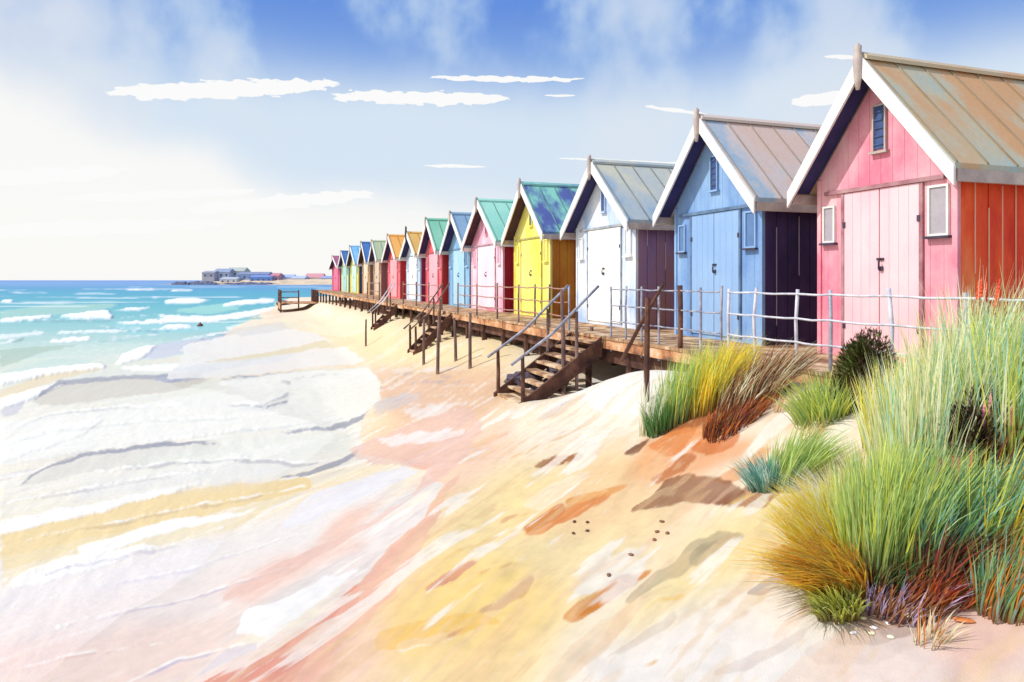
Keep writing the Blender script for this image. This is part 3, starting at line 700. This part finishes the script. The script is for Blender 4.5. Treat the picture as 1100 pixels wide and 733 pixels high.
stairs(13.6, 1.25, 1.45, 'broad wooden stairs with sloping handrails down to the sand by the yellow hut', 8, True, met_g)
stairs(23.2, .8, 1.1, 'narrow wooden stairs below the sky blue hut', 7, True, wood_b)
stairs(31.8, .75, .9, 'small far stairs below the coral red hut', 6, True, met_w)
# loose posts standing in the sand
posts = [(470,402,1.45,'tallest of the weathered posts in the sand below the sky blue hut'),(455,392,1.2,'leftmost weathered post in the sand below the red and pink hut'),
 (490,388,1.05,'weathered post in the sand just right of the tallest one'),(505,396,1.25,'weathered post in the sand below the pale pink hut'),
 (606,424,1.75,'tall grey post beside the right foot of the broad stairs'),(633,412,1.05,'short grey post behind the tall post by the broad stairs'),
 (393,372,1.0,'thin weathered post far along the beach below the tan hut'),(694,432,1.25,'dark leaning post standing in the pale sand mound'),
 (537,352,.0,None)]
for px, py, h, lb in posts:
    if not lb: continue
    x, y, z = hit(px, py); l = random.uniform(-.05, .05)
    o = MB().tube([(0, 0, -.35), (l*.4, 0, h*.5), (l, .02, h)], [.042, .036, .03], 8, .08).build('wooden_post', wood_b if px != 694 else wood_d, None, loc=(x, y, z))
    tag(o, lb, 'post', 'posts standing in the sand')
p1 = W(11.9, .25, 1.75); p2 = W(11.05, .02, 2.95)
o = MB().tube([(0, 0, 0), tuple((p2-p1)*.5+Vector((0, 0, .02))), tuple(p2-p1)], [.032, .03, .022], 8, .08).build('brace_pole', wood_d, None, loc=p1)
tag(o, 'dark pole leaning diagonally against the grey railing by the white hut', 'pole')
# low landing stage at the end
ls = thing('landing_stage', 'low brown timber landing stage with posts beyond the last hut', 'landing stage', W(70, 0, .95), ROWROT)
f = MB()
for k in range(20): f.box(-5, 1.5, -3.4+k*.17, -3.4+k*.17+.155, -.08, random.uniform(-.01, 0))
f.build('decking', wood_o, ls)
for k in range(2): MB().box(-5, 1.5, -3.38+k*3.2, -3.3+k*3.2, -.55, -.082).build('fascia_board', wood_o, ls)
for x in (-4.9, -3.3, -1.8, -.2, 1.4):
    for y in (-3.3, -1.8, -.2):
        if y == -1.8 and x not in (-5, 1.4): continue
        MB().tube([(x, y, -1.6), (x, y, 1.15)], [.07, .06], 7).build('pile', wood_d, ls)
for h in (.5, 1.0): MB().tube([(-5, -3.3, h), (1.4, -3.3, h)], .045, 6).tube([(1.4, -3.3, h), (1.4, -1.8, h)], .045, 6).build('rail', wood_b, ls)
# ------------------------------------------------------------------ headland
def hl(px, Y): return (px-HX)/F*Y
YH = 455
rock_m = ramp_mat('headland_ground', [(196,170,140),(222,200,170),(170,150,140)], (1,1,1), .05, .9, .1, 1)
xs = np.linspace(hl(168, YH), hl(470, YH), 90); ysr = np.linspace(-9, 40, 20)
HXg, HYg = np.meshgrid(xs, ysr)
u = (HXg-xs[0])/(xs[-1]-xs[0]); v = (HYg+9)/49
HZ = 1.5*np.clip(u*9, 0, 1)*np.sin(PI*np.clip(v*1.0, 0, 1))**.5 + 2.2*np.clip((u-.12)*5, 0, 1)*np.clip((v-.1)*4, 0, 1)*np.sin(PI*np.clip(v, 0, 1)) + fbm(HXg*.1, HYg*.1, 4)*.6-.45
o = grid_obj('headland', HXg, HYg+YH, HZ, rock_m); tag(o, kind='structure')
slate = ramp_mat('dark_rock', [(92,96,120),(130,132,152)], (1,1,1), .2, .9, .3, 2)
def rock(px0, px1, Y, h, label, mat, grp=None):
    x0, x1 = hl(px0, Y), hl(px1, Y); n = 22; f = MB(); vs = []
    prof = [(0, -3, -.2), (.0, -2, .6), (.0, 0, 1.0), (0, 2.5, .8), (0, 4, -.2)]
    for i in range(n):
        uu = i/(n-1); e = math.sin(PI*min(max(uu, .02), .98))**.5
        for _, dy, hz in prof: vs.append((x0+(x1-x0)*uu+random.uniform(-.6, .6), Y+dy*e+random.uniform(-.4, .4), .2+hz*h*e*random.uniform(.6, 1.1)))
    m = len(prof); fs = [(i*m+j, (i+1)*m+j, (i+1)*m+j+1, i*m+j+1) for i in range(n-1) for j in range(m-1)]
    o = f.add(vs, fs).build('rock_outcrop', mat); tag(o, label, 'rocks', grp)
rock(184, 206, YH-8, 2.1, 'dark rocks at the very tip of the headland', slate)
rock(200, 236, YH-7, 2.6, 'longer dark rock ledge behind the tip of the headland', slate)
rock(236, 300, YH-6, 1.8, 'dark sea wall rocks below the large blue building', slate)
def building(px0, px1, Y, h0, h1, wc, rc, label, hip=False, win=True):
    x0, x1 = hl(px0, Y), hl(px1, Y); cx = (x0+x1)/2; w = (x1-x0); d = 12
    r = thing('distant_building', label, 'building', (cx, Y, 0), 0, 'distant buildings on the headland')
    wm = ramp_mat('far_wall', [wc, tuple(min(255, c+16) for c in wc)], (1,1,1), .3, .8, .05, 2)  # distance haze put into the colour: walls and roofs kept pale
    rm = ramp_mat('far_roof', [rc, tuple(min(255, c+14) for c in rc)], (1,1,1), .3, .8, .05, 2)
    MB().box(-w/2, w/2, 0, d, .3, h0).build('wall', wm, r)
    k = w*.12 if hip else 0
    MB().add([(-w/2-.4, -.4, h0+.002), (w/2+.4, -.4, h0+.002), (w/2+.4, d+.4, h0+.002), (-w/2-.4, d+.4, h0+.002), (-w/2+k, d/2, h1), (w/2-k, d/2, h1)],
             [(0, 1, 5, 4), (1, 2, 5), (2, 3, 4, 5), (3, 0, 4), (0, 3, 2, 1)]).build('roof', rm, r)
    if win:
        n = max(2, int(w/3.2)); gm = ramp_mat('far_pane', [(70, 84, 120)], (1,1,1), 1, .3)
        zc = max(h0-2.6, 1.4)
        for q_ in range(n):
            x = -w/2+w*(q_+.5)/n
            MB().box(x-.5, x+.5, -.06, -.005, zc, zc+1.3).build('window', gm, r)
B = [(217,230,472,7.9,9.1,(166,170,186),(152,157,173),'grey square building at the left end of the headland town'),
 (229,246,478,8.3,10.7,(173,185,209),(142,155,181),'slate blue gabled building behind the grey square building'),
 (243,262,486,9.0,11.6,(186,193,193),(173,181,173),'tallest distant building with a grey green roof'),
 (254,288,468,6.7,8.4,(152,173,206),(126,137,166),'wide slate roofed building in the middle of the headland'),
 (268,292,460,4.8,6.3,(116,152,214),(111,137,195),'bright blue low building near the water on the headland'),
 (290,299,463,5.8,7.6,(206,152,166),(195,130,145),'small rose red building right of the bright blue building'),
 (300,314,470,4.8,6.7,(202,212,228),(159,178,212),'pale blue house right of the rose red building'),
 (313,327,466,4.1,5.8,(214,219,229),(173,186,214),'pale grey house with a light blue roof'),
 (327,346,474,4.6,7.4,(214,206,214),(206,145,152),'house with a wide pink red roof near the crimson hut'),
 (345,362,468,4.2,5.8,(181,192,218),(145,160,195),'blue house partly behind the crimson hut'),
 (236,254,458,3.6,4.9,(219,221,225),(173,181,195),'low white shed in front of the slate gabled building')]
for b in B: building(*b)
# buoy and dark boulder near the water
x, y, z = hit(215, 351)
bu = thing('mooring_buoy', 'small brown round buoy floating off the beach', 'buoy', (x, y, .0))
MB().tube([(0, 0, -.15), (0, 0, .0), (0, 0, .1), (0, 0, .2), (0, 0, .24)], [.08, .17, .19, .1, .03], 12).build('float', ramp_mat('buoy_paint', [(110,70,66),(140,92,84)], (1,1,1), 5, .4), bu, smooth=True)
MB().tube([(0, 0, .235), (0, 0, .30)], .03, 6).build('ring', iron, bu)
def pebble(px, py, r, col, label, grp, cat='pebble', name='pebble', flat=.55):
    x, y, z = hit(px, py); m = MB(); vs = []; n = 9; mm = 6
    ph = random.uniform(0, 6)
    for i in range(mm+1):
        a = PI*i/mm
        for k in range(n):
            b = 2*PI*k/n; R = r*(1+.16*math.sin(b*2+ph)+.08*math.sin(3*b-ph))
            vs.append((R*math.sin(a)*math.cos(b)*1.25, R*math.sin(a)*math.sin(b), r*flat*math.cos(a)+r*flat*.5))
    fs = [(i*n+k, (i+1)*n+k, (i+1)*n+(k+1) % n, i*n+(k+1) % n) for i in range(mm) for k in range(n)]
    key = (col, 'peb')
    if key not in _mc: _mc[key] = ramp_mat('pebble_stone', [col, tuple(min(255, c+26) for c in col)], (1,1,1), 20, .6, .2, 90)
    o = m.add(vs, fs).build(name, _mc[key], None, smooth=True, loc=(x, y, z)); o.rotation_euler = (0, 0, random.uniform(0, 3))
    return tag(o, label, cat, grp)
pebble(304, 328, .75, (50, 44, 48), 'dark rounded boulder at the water edge left of the landing stage', None, 'boulder', 'boulder', .5)
for px, py in [(617,561),(631,562),(631,571),(616,574)]: pebble(px, py, .016, (92, 60, 46), 'small dark brown pebble in the cluster low on the open sand', 'dark pebbles in the middle of the open sand')
for px, py in [(711,561),(717,574),(706,572),(703,581),(678,597),(654,619)]: pebble(px, py, .018, (128, 88, 62), 'small brown pebble on the sand below the large brown drift', 'brown pebbles below the brown drift')
for px, py, c in [(895,635,(240,236,226)),(904,637,(244,240,232)),(949,616,(240,236,230)),(927,665,(226,214,150)),(939,676,(240,228,230)),(954,671,(238,236,230)),(964,664,(240,236,226)),(937,681,(226,220,180)),(977,666,(226,210,150)),(917,681,(232,226,238)),(957,686,(240,226,200)),(1002,666,(236,230,220)),(982,648,(228,160,110))]:
    pebble(px, py, random.uniform(.012, .02), c, 'pale shell fragment on the brown litter under the big green tussock', 'pale shells under the big green tussock', 'shell', 'shell', .4)
pebble(985, 664, .05, (226,210,160), 'large curled pale leaf on the litter right of the purple tuft', None, 'leaf', 'dry_leaf', .12)
pebble(1035, 668, .04, (206,120,60), 'small rust coloured leaf on the pink sand at the right', None, 'leaf', 'dry_leaf', .15)
for k in range(15):
    t_ = random.uniform(13.6, 15.0); s_ = random.uniform(-.1, 1.0); p = W(t_, s_, 0); r_ = random.uniform(.10, .2)
    z = gz(p.x, p.y); R_ = np.random.RandomState(k); bm = MB()
    n, mm = 8, 5; vs = []
    for a_ in range(mm+1):
        for b_ in range(n):
            A_ = PI*a_/mm; B_ = 2*PI*b_/n; q_ = r_*(1+R_.uniform(-.2, .2)) if 0 < a_ < mm else r_
            vs.append((q_*math.sin(A_)*math.cos(B_)*1.2, q_*math.sin(A_)*math.sin(B_), q_*.75*math.cos(A_)))
    fs = [(a_*n+b_, (a_+1)*n+b_, (a_+1)*n+(b_+1) % n, a_*n+(b_+1) % n) for a_ in range(mm) for b_ in range(n)]
    o = bm.add(vs, fs).build('rock', slate_near, None, loc=(p.x, p.y, z+r_*.45+(.12 if k % 3 == 0 else 0)+max(0, .6-s_)*.3))
    tag(o, 'dark angular rock heaped beside and under the broad stairs', 'rock', 'dark rocks under the broad stairs')
# ------------------------------------------------------------------ dune grass
def grass_mat(name, rough=.6):
    T = NT(name); a = T.new('ShaderNodeAttribute', attribute_name='tint')
    T.l.new(a.outputs['Color'], T.b.inputs['Base Color']); T.b.inputs['Roughness'].default_value = rough
    T.b.inputs['Specular IOR Level'].default_value = .25
    tr = T.new('ShaderNodeBsdfTranslucent'); T.l.new(a.outputs['Color'], tr.inputs['Color'])
    ms = T.new('ShaderNodeMixShader'); ms.inputs[0].default_value = .45
    T.l.new(T.b.outputs[0], ms.inputs[1]); T.l.new(tr.outputs[0], ms.inputs[2]); T.l.new(ms.outputs[0], T.n['Material Output'].inputs['Surface'])
    return T.m
gmat = grass_mat('marram_grass')
G1 = (92,138,84); G2 = (146,180,108); G3 = (190,204,122); YE = (250,206,70); YG = (222,222,104); TE = (100,154,146); TE2=(150,200,184); OL = (150,150,88); BR = (150,100,62); DB = (84,60,50); CR = (246,238,196); WH = (240,238,226); OR = (214,130,52); RB = (150,66,58); PU = (120,96,140); PK = (214,140,160)
def tussock(px, py, n, h, lean, spread, rad, cols, base, label, group=None, wd=.0066, curl=.55, name='grass_tussock', cat='dune grass', sink=.02, fan=None):
    """lean = (x, y) drift of the tips in metres per metre, rad = radius of the rooting patch, cols = tip colours, base = root colours"""
    cx, cy, cz = hit(px, py)
    N = int(n*(1.0 if px > 840 and h > .7 else 1.3)); K = 5
    R = np.random.RandomState(int(px*7+py*13))
    a = R.uniform(0, 2*PI, N); rr = rad*np.sqrt(R.uniform(0, 1, N))
    bx = rr*np.cos(a)*1.2; by = rr*np.sin(a)
    gx = cx+bx; gy = cy+by; bz = height(gx, gy)-cz-sink
    H = h*R.uniform(.45, 1.0, N)**.7*(1-.25*rr/max(rad, .01))
    # direction: outward from the centre plus overall lean
    dx = lean[0]*R.uniform(.5, 1.4, N)+spread*(np.cos(a)*rr/rad*.8+R.normal(0, .3, N)); dy = lean[1]*R.uniform(.6, 1.3, N)+spread*(np.sin(a)*rr/rad*.8+R.normal(0, .3, N))
    Lh = np.sqrt(dx*dx+dy*dy)+1e-6
    yaw = R.uniform(0, PI, N); 
    W_ = wd*R.uniform(.6, 1.3, N)
    V = np.zeros((N, K, 2, 3)); Cc = np.zeros((N, K, 2, 3))
    tips = np.array([lin(c) for c in cols])[R.randint(0, len(cols), N)]; bs = np.array([lin(c) for c in base])[R.randint(0, len(base), N)]
    tips = np.minimum(tips*R.uniform(.92, 1.35, (N, 1)), .94)
    for k in range(K):
        u = k/(K-1)
        ux = bx+dx*H*(u*(1-curl)+curl*u*u*1.3); uy = by+dy*H*(u*(1-curl)+curl*u*u*1.3)
        uz = bz+H*(u-.38*np.minimum(Lh, 1.6)*curl*u*u*u)
        wv = W_*(1-u**2*.93)*(.7+.6*u*(1-u)*2)
        ox = np.cos(yaw)*wv; oy = np.sin(yaw)*wv
        V[:, k, 0] = np.stack([ux-ox, uy-oy, uz], -1); V[:, k, 1] = np.stack([ux+ox, uy+oy, uz], -1)
        m = min(1, u*2.8)**1.2
        c = bs*(1-m)+tips*m
        Cc[:, k, 0] = c; Cc[:, k, 1] = c
    idx = np.arange(N*K*2).reshape(N, K, 2)
    qd = np.stack([idx[:, :-1, 0], idx[:, :-1, 1], idx[:, 1:, 1], idx[:, 1:, 0]], -1).reshape(-1, 4)
    me = bpy.data.meshes.new(name); co = V.reshape(-1, 3).astype(np.float32)
    me.vertices.add(len(co)); me.vertices.foreach_set('co', co.ravel())
    me.loops.add(qd.size); me.loops.foreach_set('vertex_index', qd.ravel().astype(np.int32))
    me.polygons.add(len(qd)); me.polygons.foreach_set('loop_start', np.arange(0, qd.size, 4, dtype=np.int32))
    me.update(calc_edges=True)
    at = me.attributes.new('tint', 'FLOAT_COLOR', 'POINT')
    at.data.foreach_set('color', np.concatenate([Cc.reshape(-1, 3), np.ones((len(co), 1))], 1).astype(np.float32).ravel())
    me.materials.append(gmat); o = bpy.data.objects.new(name, me); C.objects.link(o); o.location = (cx, cy, cz)
    return tag(o, label, cat, group)
#GRASS
TUS = [
 (735,446,420,.95,(.22,.1),.22,.24,[G3,G2,YG,G2],[G1,BR,RB],'green and yellow tussock at the dune edge right of the leaning post'),
 (765,436,560,.95,(.3,.1),.25,.22,[YE,(252,210,60),YG,YE,G3],[OL,BR,RB],'bright yellow tussock left of the blue hut door'),
 (808,430,620,.74,(.65,.1),.28,.3,[BR,(160,120,84),(196,170,124),CR,DB],[BR,DB,DB],'orange brown tussock leaning right below the blue hut'),
 (712,462,200,.5,(-.05,0),.3,.14,[G1,G2,(70,130,70)],[G1,DB],'small dark green tuft at the left foot of the yellow tussock'),
 (701,464,80,.85,(.12,0),.2,.12,[WH,WH,CR],[CR,OL],'thin bleached white tuft beside the leaning post'),
 (788,456,420,.36,(.5,.1),.4,.25,[BR,DB,RB,OR],[DB,BR],'low dark brown tuft on the sand below the yellow tussock'),
 (856,405,300,.6,(.6,.1),.3,.28,[(214,180,120),CR,(190,150,96)],[BR,OL],'faded straw coloured tussock below the navy side wall'),
 (886,446,420,.5,(-.15,0),.6,.2,[YG,G3,G2],[OL,G1],'spiky lime green tussock in front of the dark olive bush'),
 (822,524,240,.36,(-.25,0),.4,.1,[TE2,TE,WH],[TE,G1],'small teal tuft at the left edge of the big tussocks'),
 (850,520,420,.6,(.5,.1),.3,.14,[G2,G3,G3],[G1,TE],'green tussock of arching blades leaning right of the teal tuft'),
 (957,606,1500,.95,(.2,.1),.28,.22,[G2,G3,G3,YG,(176,200,140)],[TE,G1,DB,BR],'big green tussock in the middle of the dune foreground'),
 (916,588,380,.68,(.1,.0),.28,.16,[CR,G3,YG,(246,224,130),WH],[G2,OL,YG],'tall pale yellow tussock at the left side of the big green one'),
 (900,560,380,.5,(-.45,.0),.35,.14,[WH,CR,WH,YE],[YE,OL],'white tipped tussock bursting left above the golden one'),
 (1003,530,1000,1.35,(.16,.1),.25,.3,[(250,238,180),CR,G3,TE2,CR],[OL,G2],'tall cream coloured tussock below the large pink hut door'),
 (890,592,700,.56,(-.42,-.05),.38,.15,[(255,205,60),(255,214,90),(254,226,130),CR],[(240,180,70),(236,170,60)],'golden yellow tussock left of the big green one'),
 (905,634,800,.44,(-.95,-.25),.38,.14,[YE,(232,184,70),(236,160,70),OL],[(232,176,70),(220,160,70)],'drooping golden tuft spilling down the sand at the lower left'),
 (900,658,260,.3,(-.5,-.5),.4,.1,[OL,G3,YG],[OL,BR],'small olive tuft at the lowest edge of the dune grass'),
 (1005,604,760,.8,(.3,.1),.3,.2,[TE,G1,TE2,G2],[TE,DB],'dark teal green tussock right of the big green one'),
 (1030,540,560,.8,(.25,0),.4,.22,[OL,(120,90,70),(150,84,60),DB],[DB,DB,BR],'dark brown and olive tussock in the middle of the right side'),
 (1082,600,640,.85,(.4,.1),.32,.22,[G2,G3,YG,TE2,YE],[G1,BR],'green tussock at the right edge with yellow blades'),
 (1098,500,1000,1.5,(.22,.1),.32,.3,[G2,TE2,YG,G3,CR],[G1,OL],'tall blue green tussock at the upper right edge'),
 (1045,470,900,1.4,(.2,.1),.3,.3,[CR,G3,TE2,(246,230,180),CR],[OL,G2],'pale seeding tussock below the red-orange side wall'),
 (1062,570,420,.55,(.45,0),.4,.2,[BR,RB,OR,PU,DB],[DB,RB],'rust red tuft between the dark tussock and the right edge'),
 (1090,650,420,.5,(.45,.05),.35,.16,[G2,TE2,OR],[BR,RB],'low green and orange tuft near the bottom right'),
 (975,650,300,.24,(.6,.1),.45,.18,[(190,172,204),BR,(200,140,100),DB],[PU,DB],'short purple brown tuft in the litter under the big tussock'),
 (1010,640,260,.3,(.7,.1),.4,.14,[BR,(206,110,60),RB],[DB,RB],'short rust brown tuft right of the purple brown one'),
 (935,612,260,.26,(-.1,-.3),.6,.14,[DB,BR,(110,84,60)],[DB],'dark dead grass tuft at the root of the big tussock'),
 (975,470,560,.85,(.2,.05),.3,.26,[(250,236,160),YG,G3,(248,220,110)],[OL,YG],'airy lemon yellow tussock between the olive bush and tall cream tussock'),
 (1085,440,700,1.35,(.15,.05),.3,.3,[G3,G2,YG,TE2],[OL,G1],'light green tussock against the red-orange side wall'),
 (940,560,420,.62,(-.1,.0),.3,.12,[CR,WH,YE,YG],[YE,G2],'cream and white streaked tussock in front of the big green one'),
 (962,470,420,.75,(.12,0),.25,.2,[CR,(252,232,140),YG,YE],[YE,OL],'pale gold tussock right of the olive bush'),
 (1018,622,520,.55,(.55,.1),.3,.16,[DB,BR,(120,84,60),OL,RB],[DB],'dark brown tussock at the foot of the teal green one'),
 (960,618,420,.36,(.3,-.1),.5,.18,[DB,(110,80,60),OL,G1],[DB],'dark olive brown tuft under the middle of the big green tussock'),
 (1062,505,460,.78,(.25,0),.35,.14,[DB,(100,70,56),BR,PU],[DB],'tall dark brown dead tussock with purple blades on the right'),
 (880,622,420,.34,(-.9,-.15),.4,.12,[(255,222,110),YE,CR],[YE,OR],'bright golden fringe of blades lying out over the sand'),
]
for a in TUS:
    (px, py, n, h, lean, sp, rad, cols, base, lb) = a
    tussock(px, py, n, h, lean, sp, rad, cols, base, lb, 'dune grass tussocks')
for k, (px, py) in enumerate([(835,500),(1010,420),(870,470),(780,455),(930,400),(1000,690),(1060,650),(1040,400),(1090,390),(840,440)]):
    tussock(px, py, 50, .22, (.3, 0), .5, .07, random.choice([[G2,G3],[CR,YG],[OR,CR],[OL,G3]]), [OL, BR], 'tiny sparse tuft of short blades on the dune', 'tiny sparse tufts', wd=.004)
# flower stalks
def flower(px, py, h, col, label, lean=.1):
    cx, cy, cz = hit(px, py); r = thing('wild_flower', label, 'flower', (cx, cy, cz))
    sm_ = ramp_mat('stem_green', [(110,120,70)], rough=.7); pm_ = ramp_mat('petal', [col, tuple(min(255, c+20) for c in col)], (1,1,1), 30, .6, .5, 120)
    for k in range(7):
        x0, y0 = random.uniform(-.05, .05), random.uniform(-.04, .04)
        tx, ty, tz = lean*h+random.uniform(-.13, .13), random.uniform(-.1, .1), h*random.uniform(.8, 1)
        st = MB().tube([(x0, y0, -.03), (x0+tx*.4, y0+ty*.4, tz*.55), (x0+tx, y0+ty, tz)], [.004, .003, .002], 5).build('stem', sm_, r)
        pts = []; rr = []
        for q_ in range(12):
            u = q_/11; pts.append((x0+tx*(1+u*.12), y0+ty*(1+u*.1), tz-.02+u*.15)); rr.append((.017 if q_ % 2 else .010)*(1-u*.6))
        MB().tube(pts, rr, 7, .3).build('flower_head', pm_, st)
flower(1045, 450, .95, (222, 72, 40), 'orange red flower spikes standing high among the pale tussocks')
flower(1040, 545, .6, (220, 130, 158), 'pink flower spikes in the dark brown tussock')
flower(1015, 590, .45, (190, 90, 70), 'russet flower spikes low in the teal green tussock')
# dark olive bush
def bush(px, py, rx, ry, rz, col, label, n=7000):
    cx, cy, cz = hit(px, py); R = np.random.RandomState(int(px)); root = thing('dune_bush', label, 'bush', (cx, cy, cz-.03))
    f = MB(); cols = []
    for k in range(n):
        d = R.normal(0, 1, 3); d /= np.linalg.norm(d); d[2] = abs(d[2]); q_ = R.uniform(.6, 1.0)**.5*(1+.15*math.sin(d[0]*7+d[1]*5))
        p = Vector((d[0]*rx*q_, d[1]*ry*q_, d[2]*rz*q_)); o_ = Vector((d[0]+R.normal(0, .5), d[1]+R.normal(0, .5), d[2]+R.uniform(0, .8))).normalized()*.03
        s_ = o_.orthogonal().normalized()*.010; f.add([p-o_, p+s_, p+o_, p-s_], [(0, 1, 2, 3)])
    o = f.build('foliage', ramp_mat('bush_leaf', col, (1,1,1), 4, .6, .05, 30), root)
    g = MB()
    for k in range(7): a = k*.9; g.tube([(0, 0, -.05), (math.cos(a)*rx*.4, math.sin(a)*ry*.4, rz*.5), (math.cos(a)*rx*.7, math.sin(a)*ry*.7, rz*.8)], [.012, .008, .004], 6)
    g.build('stem', wood_d, root)
bush(932, 432, .27, .24, .60, [(96,74,52),(112,104,62),(112,132,66)], 'dark olive rounded bush in front of the large pink hut')
bush(1050, 535, .24, .2, .68, [(62,44,40),(92,62,46),(104,92,60)], 'dark brown rounded bush among the tall tussocks on the right', 5000)
# ------------------------------------------------------------------ sky, sun
EL = math.radians(46); AZ = math.atan2(-1, -.17)        # compass-like angle from +Y towards +X
sund = Vector((math.sin(AZ)*math.cos(EL), math.cos(AZ)*math.cos(EL), math.sin(EL)))
ld = bpy.data.lights.new('sun', 'SUN'); ld.energy = 3.6; ld.angle = math.radians(.5); ld.color = (1, .965, .91)
lo = bpy.data.objects.new('sun', ld); C.objects.link(lo); lo.rotation_euler = (-sund).to_track_quat('-Z', 'Y').to_euler(); lo.location = (-20, 0, 30)
wd_ = bpy.data.worlds.new('World'); S.world = wd_; wd_.use_nodes = True
nt = wd_.node_tree; nn = nt.nodes; ln = nt.links; bg = nn['Background']
sky = nn.new('ShaderNodeTexSky'); sky.sky_type = 'NISHITA'; sky.sun_disc = False; sky.sun_elevation = EL; sky.sun_rotation = AZ
sky.air_density = 1.0; sky.dust_density = .6; sky.ozone_density = 2.0
SK = .10
def M_(op, a, b=None, c=None, clamp=False):
    n = nn.new('ShaderNodeMath'); n.operation = op; n.use_clamp = clamp
    for i, v in enumerate((a, b, c)):
        if v is None: continue
        if isinstance(v, (int, float)): n.inputs[i].default_value = v
        else: ln.new(v, n.inputs[i])
    return n.outputs[0]
def sstep(v, a, b):
    n = nn.new('ShaderNodeMapRange'); n.interpolation_type = 'SMOOTHSTEP'; ln.new(v, n.inputs['Value'])
    n.inputs['From Min'].default_value = a; n.inputs['From Max'].default_value = b; return n.outputs['Result']
def mixn(f, a, b):
    n = nn.new('ShaderNodeMix'); n.data_type = 'RGBA'; n.clamp_factor = True
    if isinstance(f, (int, float)): n.inputs['Factor'].default_value = f
    else: ln.new(f, n.inputs['Factor'])
    for k, v in (('A', a), ('B', b)):
        if isinstance(v, tuple): n.inputs[k].default_value = v
        else: ln.new(v, n.inputs[k])
    return n.outputs['Result']
tc = nn.new('ShaderNodeTexCoord'); sp = nn.new('ShaderNodeSeparateXYZ'); ln.new(tc.outputs['Generated'], sp.inputs[0])
dx, dy, dz = sp.outputs
az = M_('MULTIPLY', M_('ARCTAN2', dx, dy), 180/PI); el = M_('MULTIPLY', M_('ARCSINE', dz), 180/PI)   # degrees
cb = nn.new('ShaderNodeCombineXYZ'); ln.new(az, cb.inputs[0]); ln.new(el, cb.inputs[1])
def wn(scale, sx, sy, det=5, off=0):
    mp = nn.new('ShaderNodeMapping'); mp.inputs['Scale'].default_value = (sx, sy, 1); mp.inputs['Location'].default_value = (off, off, off)
    ln.new(cb.outputs[0], mp.inputs['Vector']); n = nn.new('ShaderNodeTexNoise'); n.inputs['Scale'].default_value = scale; n.inputs['Detail'].default_value = det
    ln.new(mp.outputs[0], n.inputs['Vector']); return n.outputs['Fac']
hs = nn.new('ShaderNodeHueSaturation'); hs.inputs['Saturation'].default_value = 1.15; hs.inputs['Value'].default_value = SK; ln.new(sky.outputs[0], hs.inputs['Color'])
base = hs.outputs[0]
def col(c, k=1): return L4(c, k)
n1 = wn(.06, 1, .8, 5, 3.); n2 = wn(.085, 1, .8, 6, 9.); n3 = wn(2.0, .4, 1.3, 7, 5.)
# washes of thin high cloud: milky blue low down, deeper and patchy higher up
elw = M_('ADD', el, M_('MULTIPLY', M_('SUBTRACT', n1, .5), 9))
c0 = mixn(sstep(elw, 3, 9), col((251,250,247)), col((218,232,246)))
c1 = mixn(sstep(elw, 12.5, 19), c0, col((156,190,236)))
c2 = mixn(M_('MULTIPLY', sstep(el, 13, 22), sstep(n2, .44, .56)), c1, col((100,144,224)))
c3 = mixn(M_('MULTIPLY', sstep(n2, .52, .36), .6), c2, col((226,233,243)))
azl = M_('ADD', az, M_('MULTIPLY', M_('SUBTRACT', n1, .5), 26))
c4 = mixn(M_('MULTIPLY', sstep(azl, -22, -42), .7), c3, col((236,237,241)))
c5 = mixn(M_('MULTIPLY', sstep(M_('ADD', M_('MULTIPLY', az, .30), elw), 4.9, .6), 1.0), c4, col((253,252,249)))
fin = c5
def deg(px, py): return math.degrees(math.atan((px-HX)/F)), math.degrees(math.atan((HY-py)/math.hypot(F, px-HX)))
CL = [(112,365,99,90,17),(356,548,103,106,13),(462,628,83,85,6),(585,618,103,103,2.4),(693,760,114,123,4),(850,915,110,103,13),(885,935,61,62,4),(455,522,178,179,3.6),(200,402,226,208,15),(60,275,214,205,8),(-60,142,196,182,14),(600,750,170,176,3),(-80,240,250,240,14)]
wob = M_('MULTIPLY', M_('SUBTRACT', n3, .5), 1.6)
for x0, x1, y0, y1, h in CL:
    a0, e0 = deg(x0, y0); a1, e1 = deg(x1, y1); ca, ce = (a0+a1)/2, (e0+e1)/2; ha = (a1-a0)/2; he = h*.5*math.degrees(1/F)*.95
    u_ = M_('DIVIDE', M_('SUBTRACT', az, ca), ha)
    v_ = M_('DIVIDE', M_('SUBTRACT', M_('SUBTRACT', el, ce), M_('MULTIPLY', u_, (e1-e0)/2)), he)
    v2 = M_('ADD', v_, M_('MULTIPLY', wob, min(1.6, 1.2/he*.6)))
    d_ = M_('ADD', M_('POWER', M_('ABSOLUTE', u_), 2.2), M_('MULTIPLY', v2, v2))
    fin = mixn(sstep(d_, 1.04, .94), fin, col((255,255,253)))
# below the horizon and the blend with the physical sky
out = mixn(.95, base, fin)
ln.new(out, bg.inputs['Color']); bg.inputs['Strength'].default_value = 1.0
S.view_settings.view_transform = 'Standard'; S.view_settings.look = 'None'; S.view_settings.gamma = 1; S.view_settings.exposure = 0
S.cycles.max_bounces = 6; S.cycles.transparent_max_bounces = 4
S.render.engine = 'CYCLES'; S.render.resolution_x = 1024; S.render.resolution_y = 682
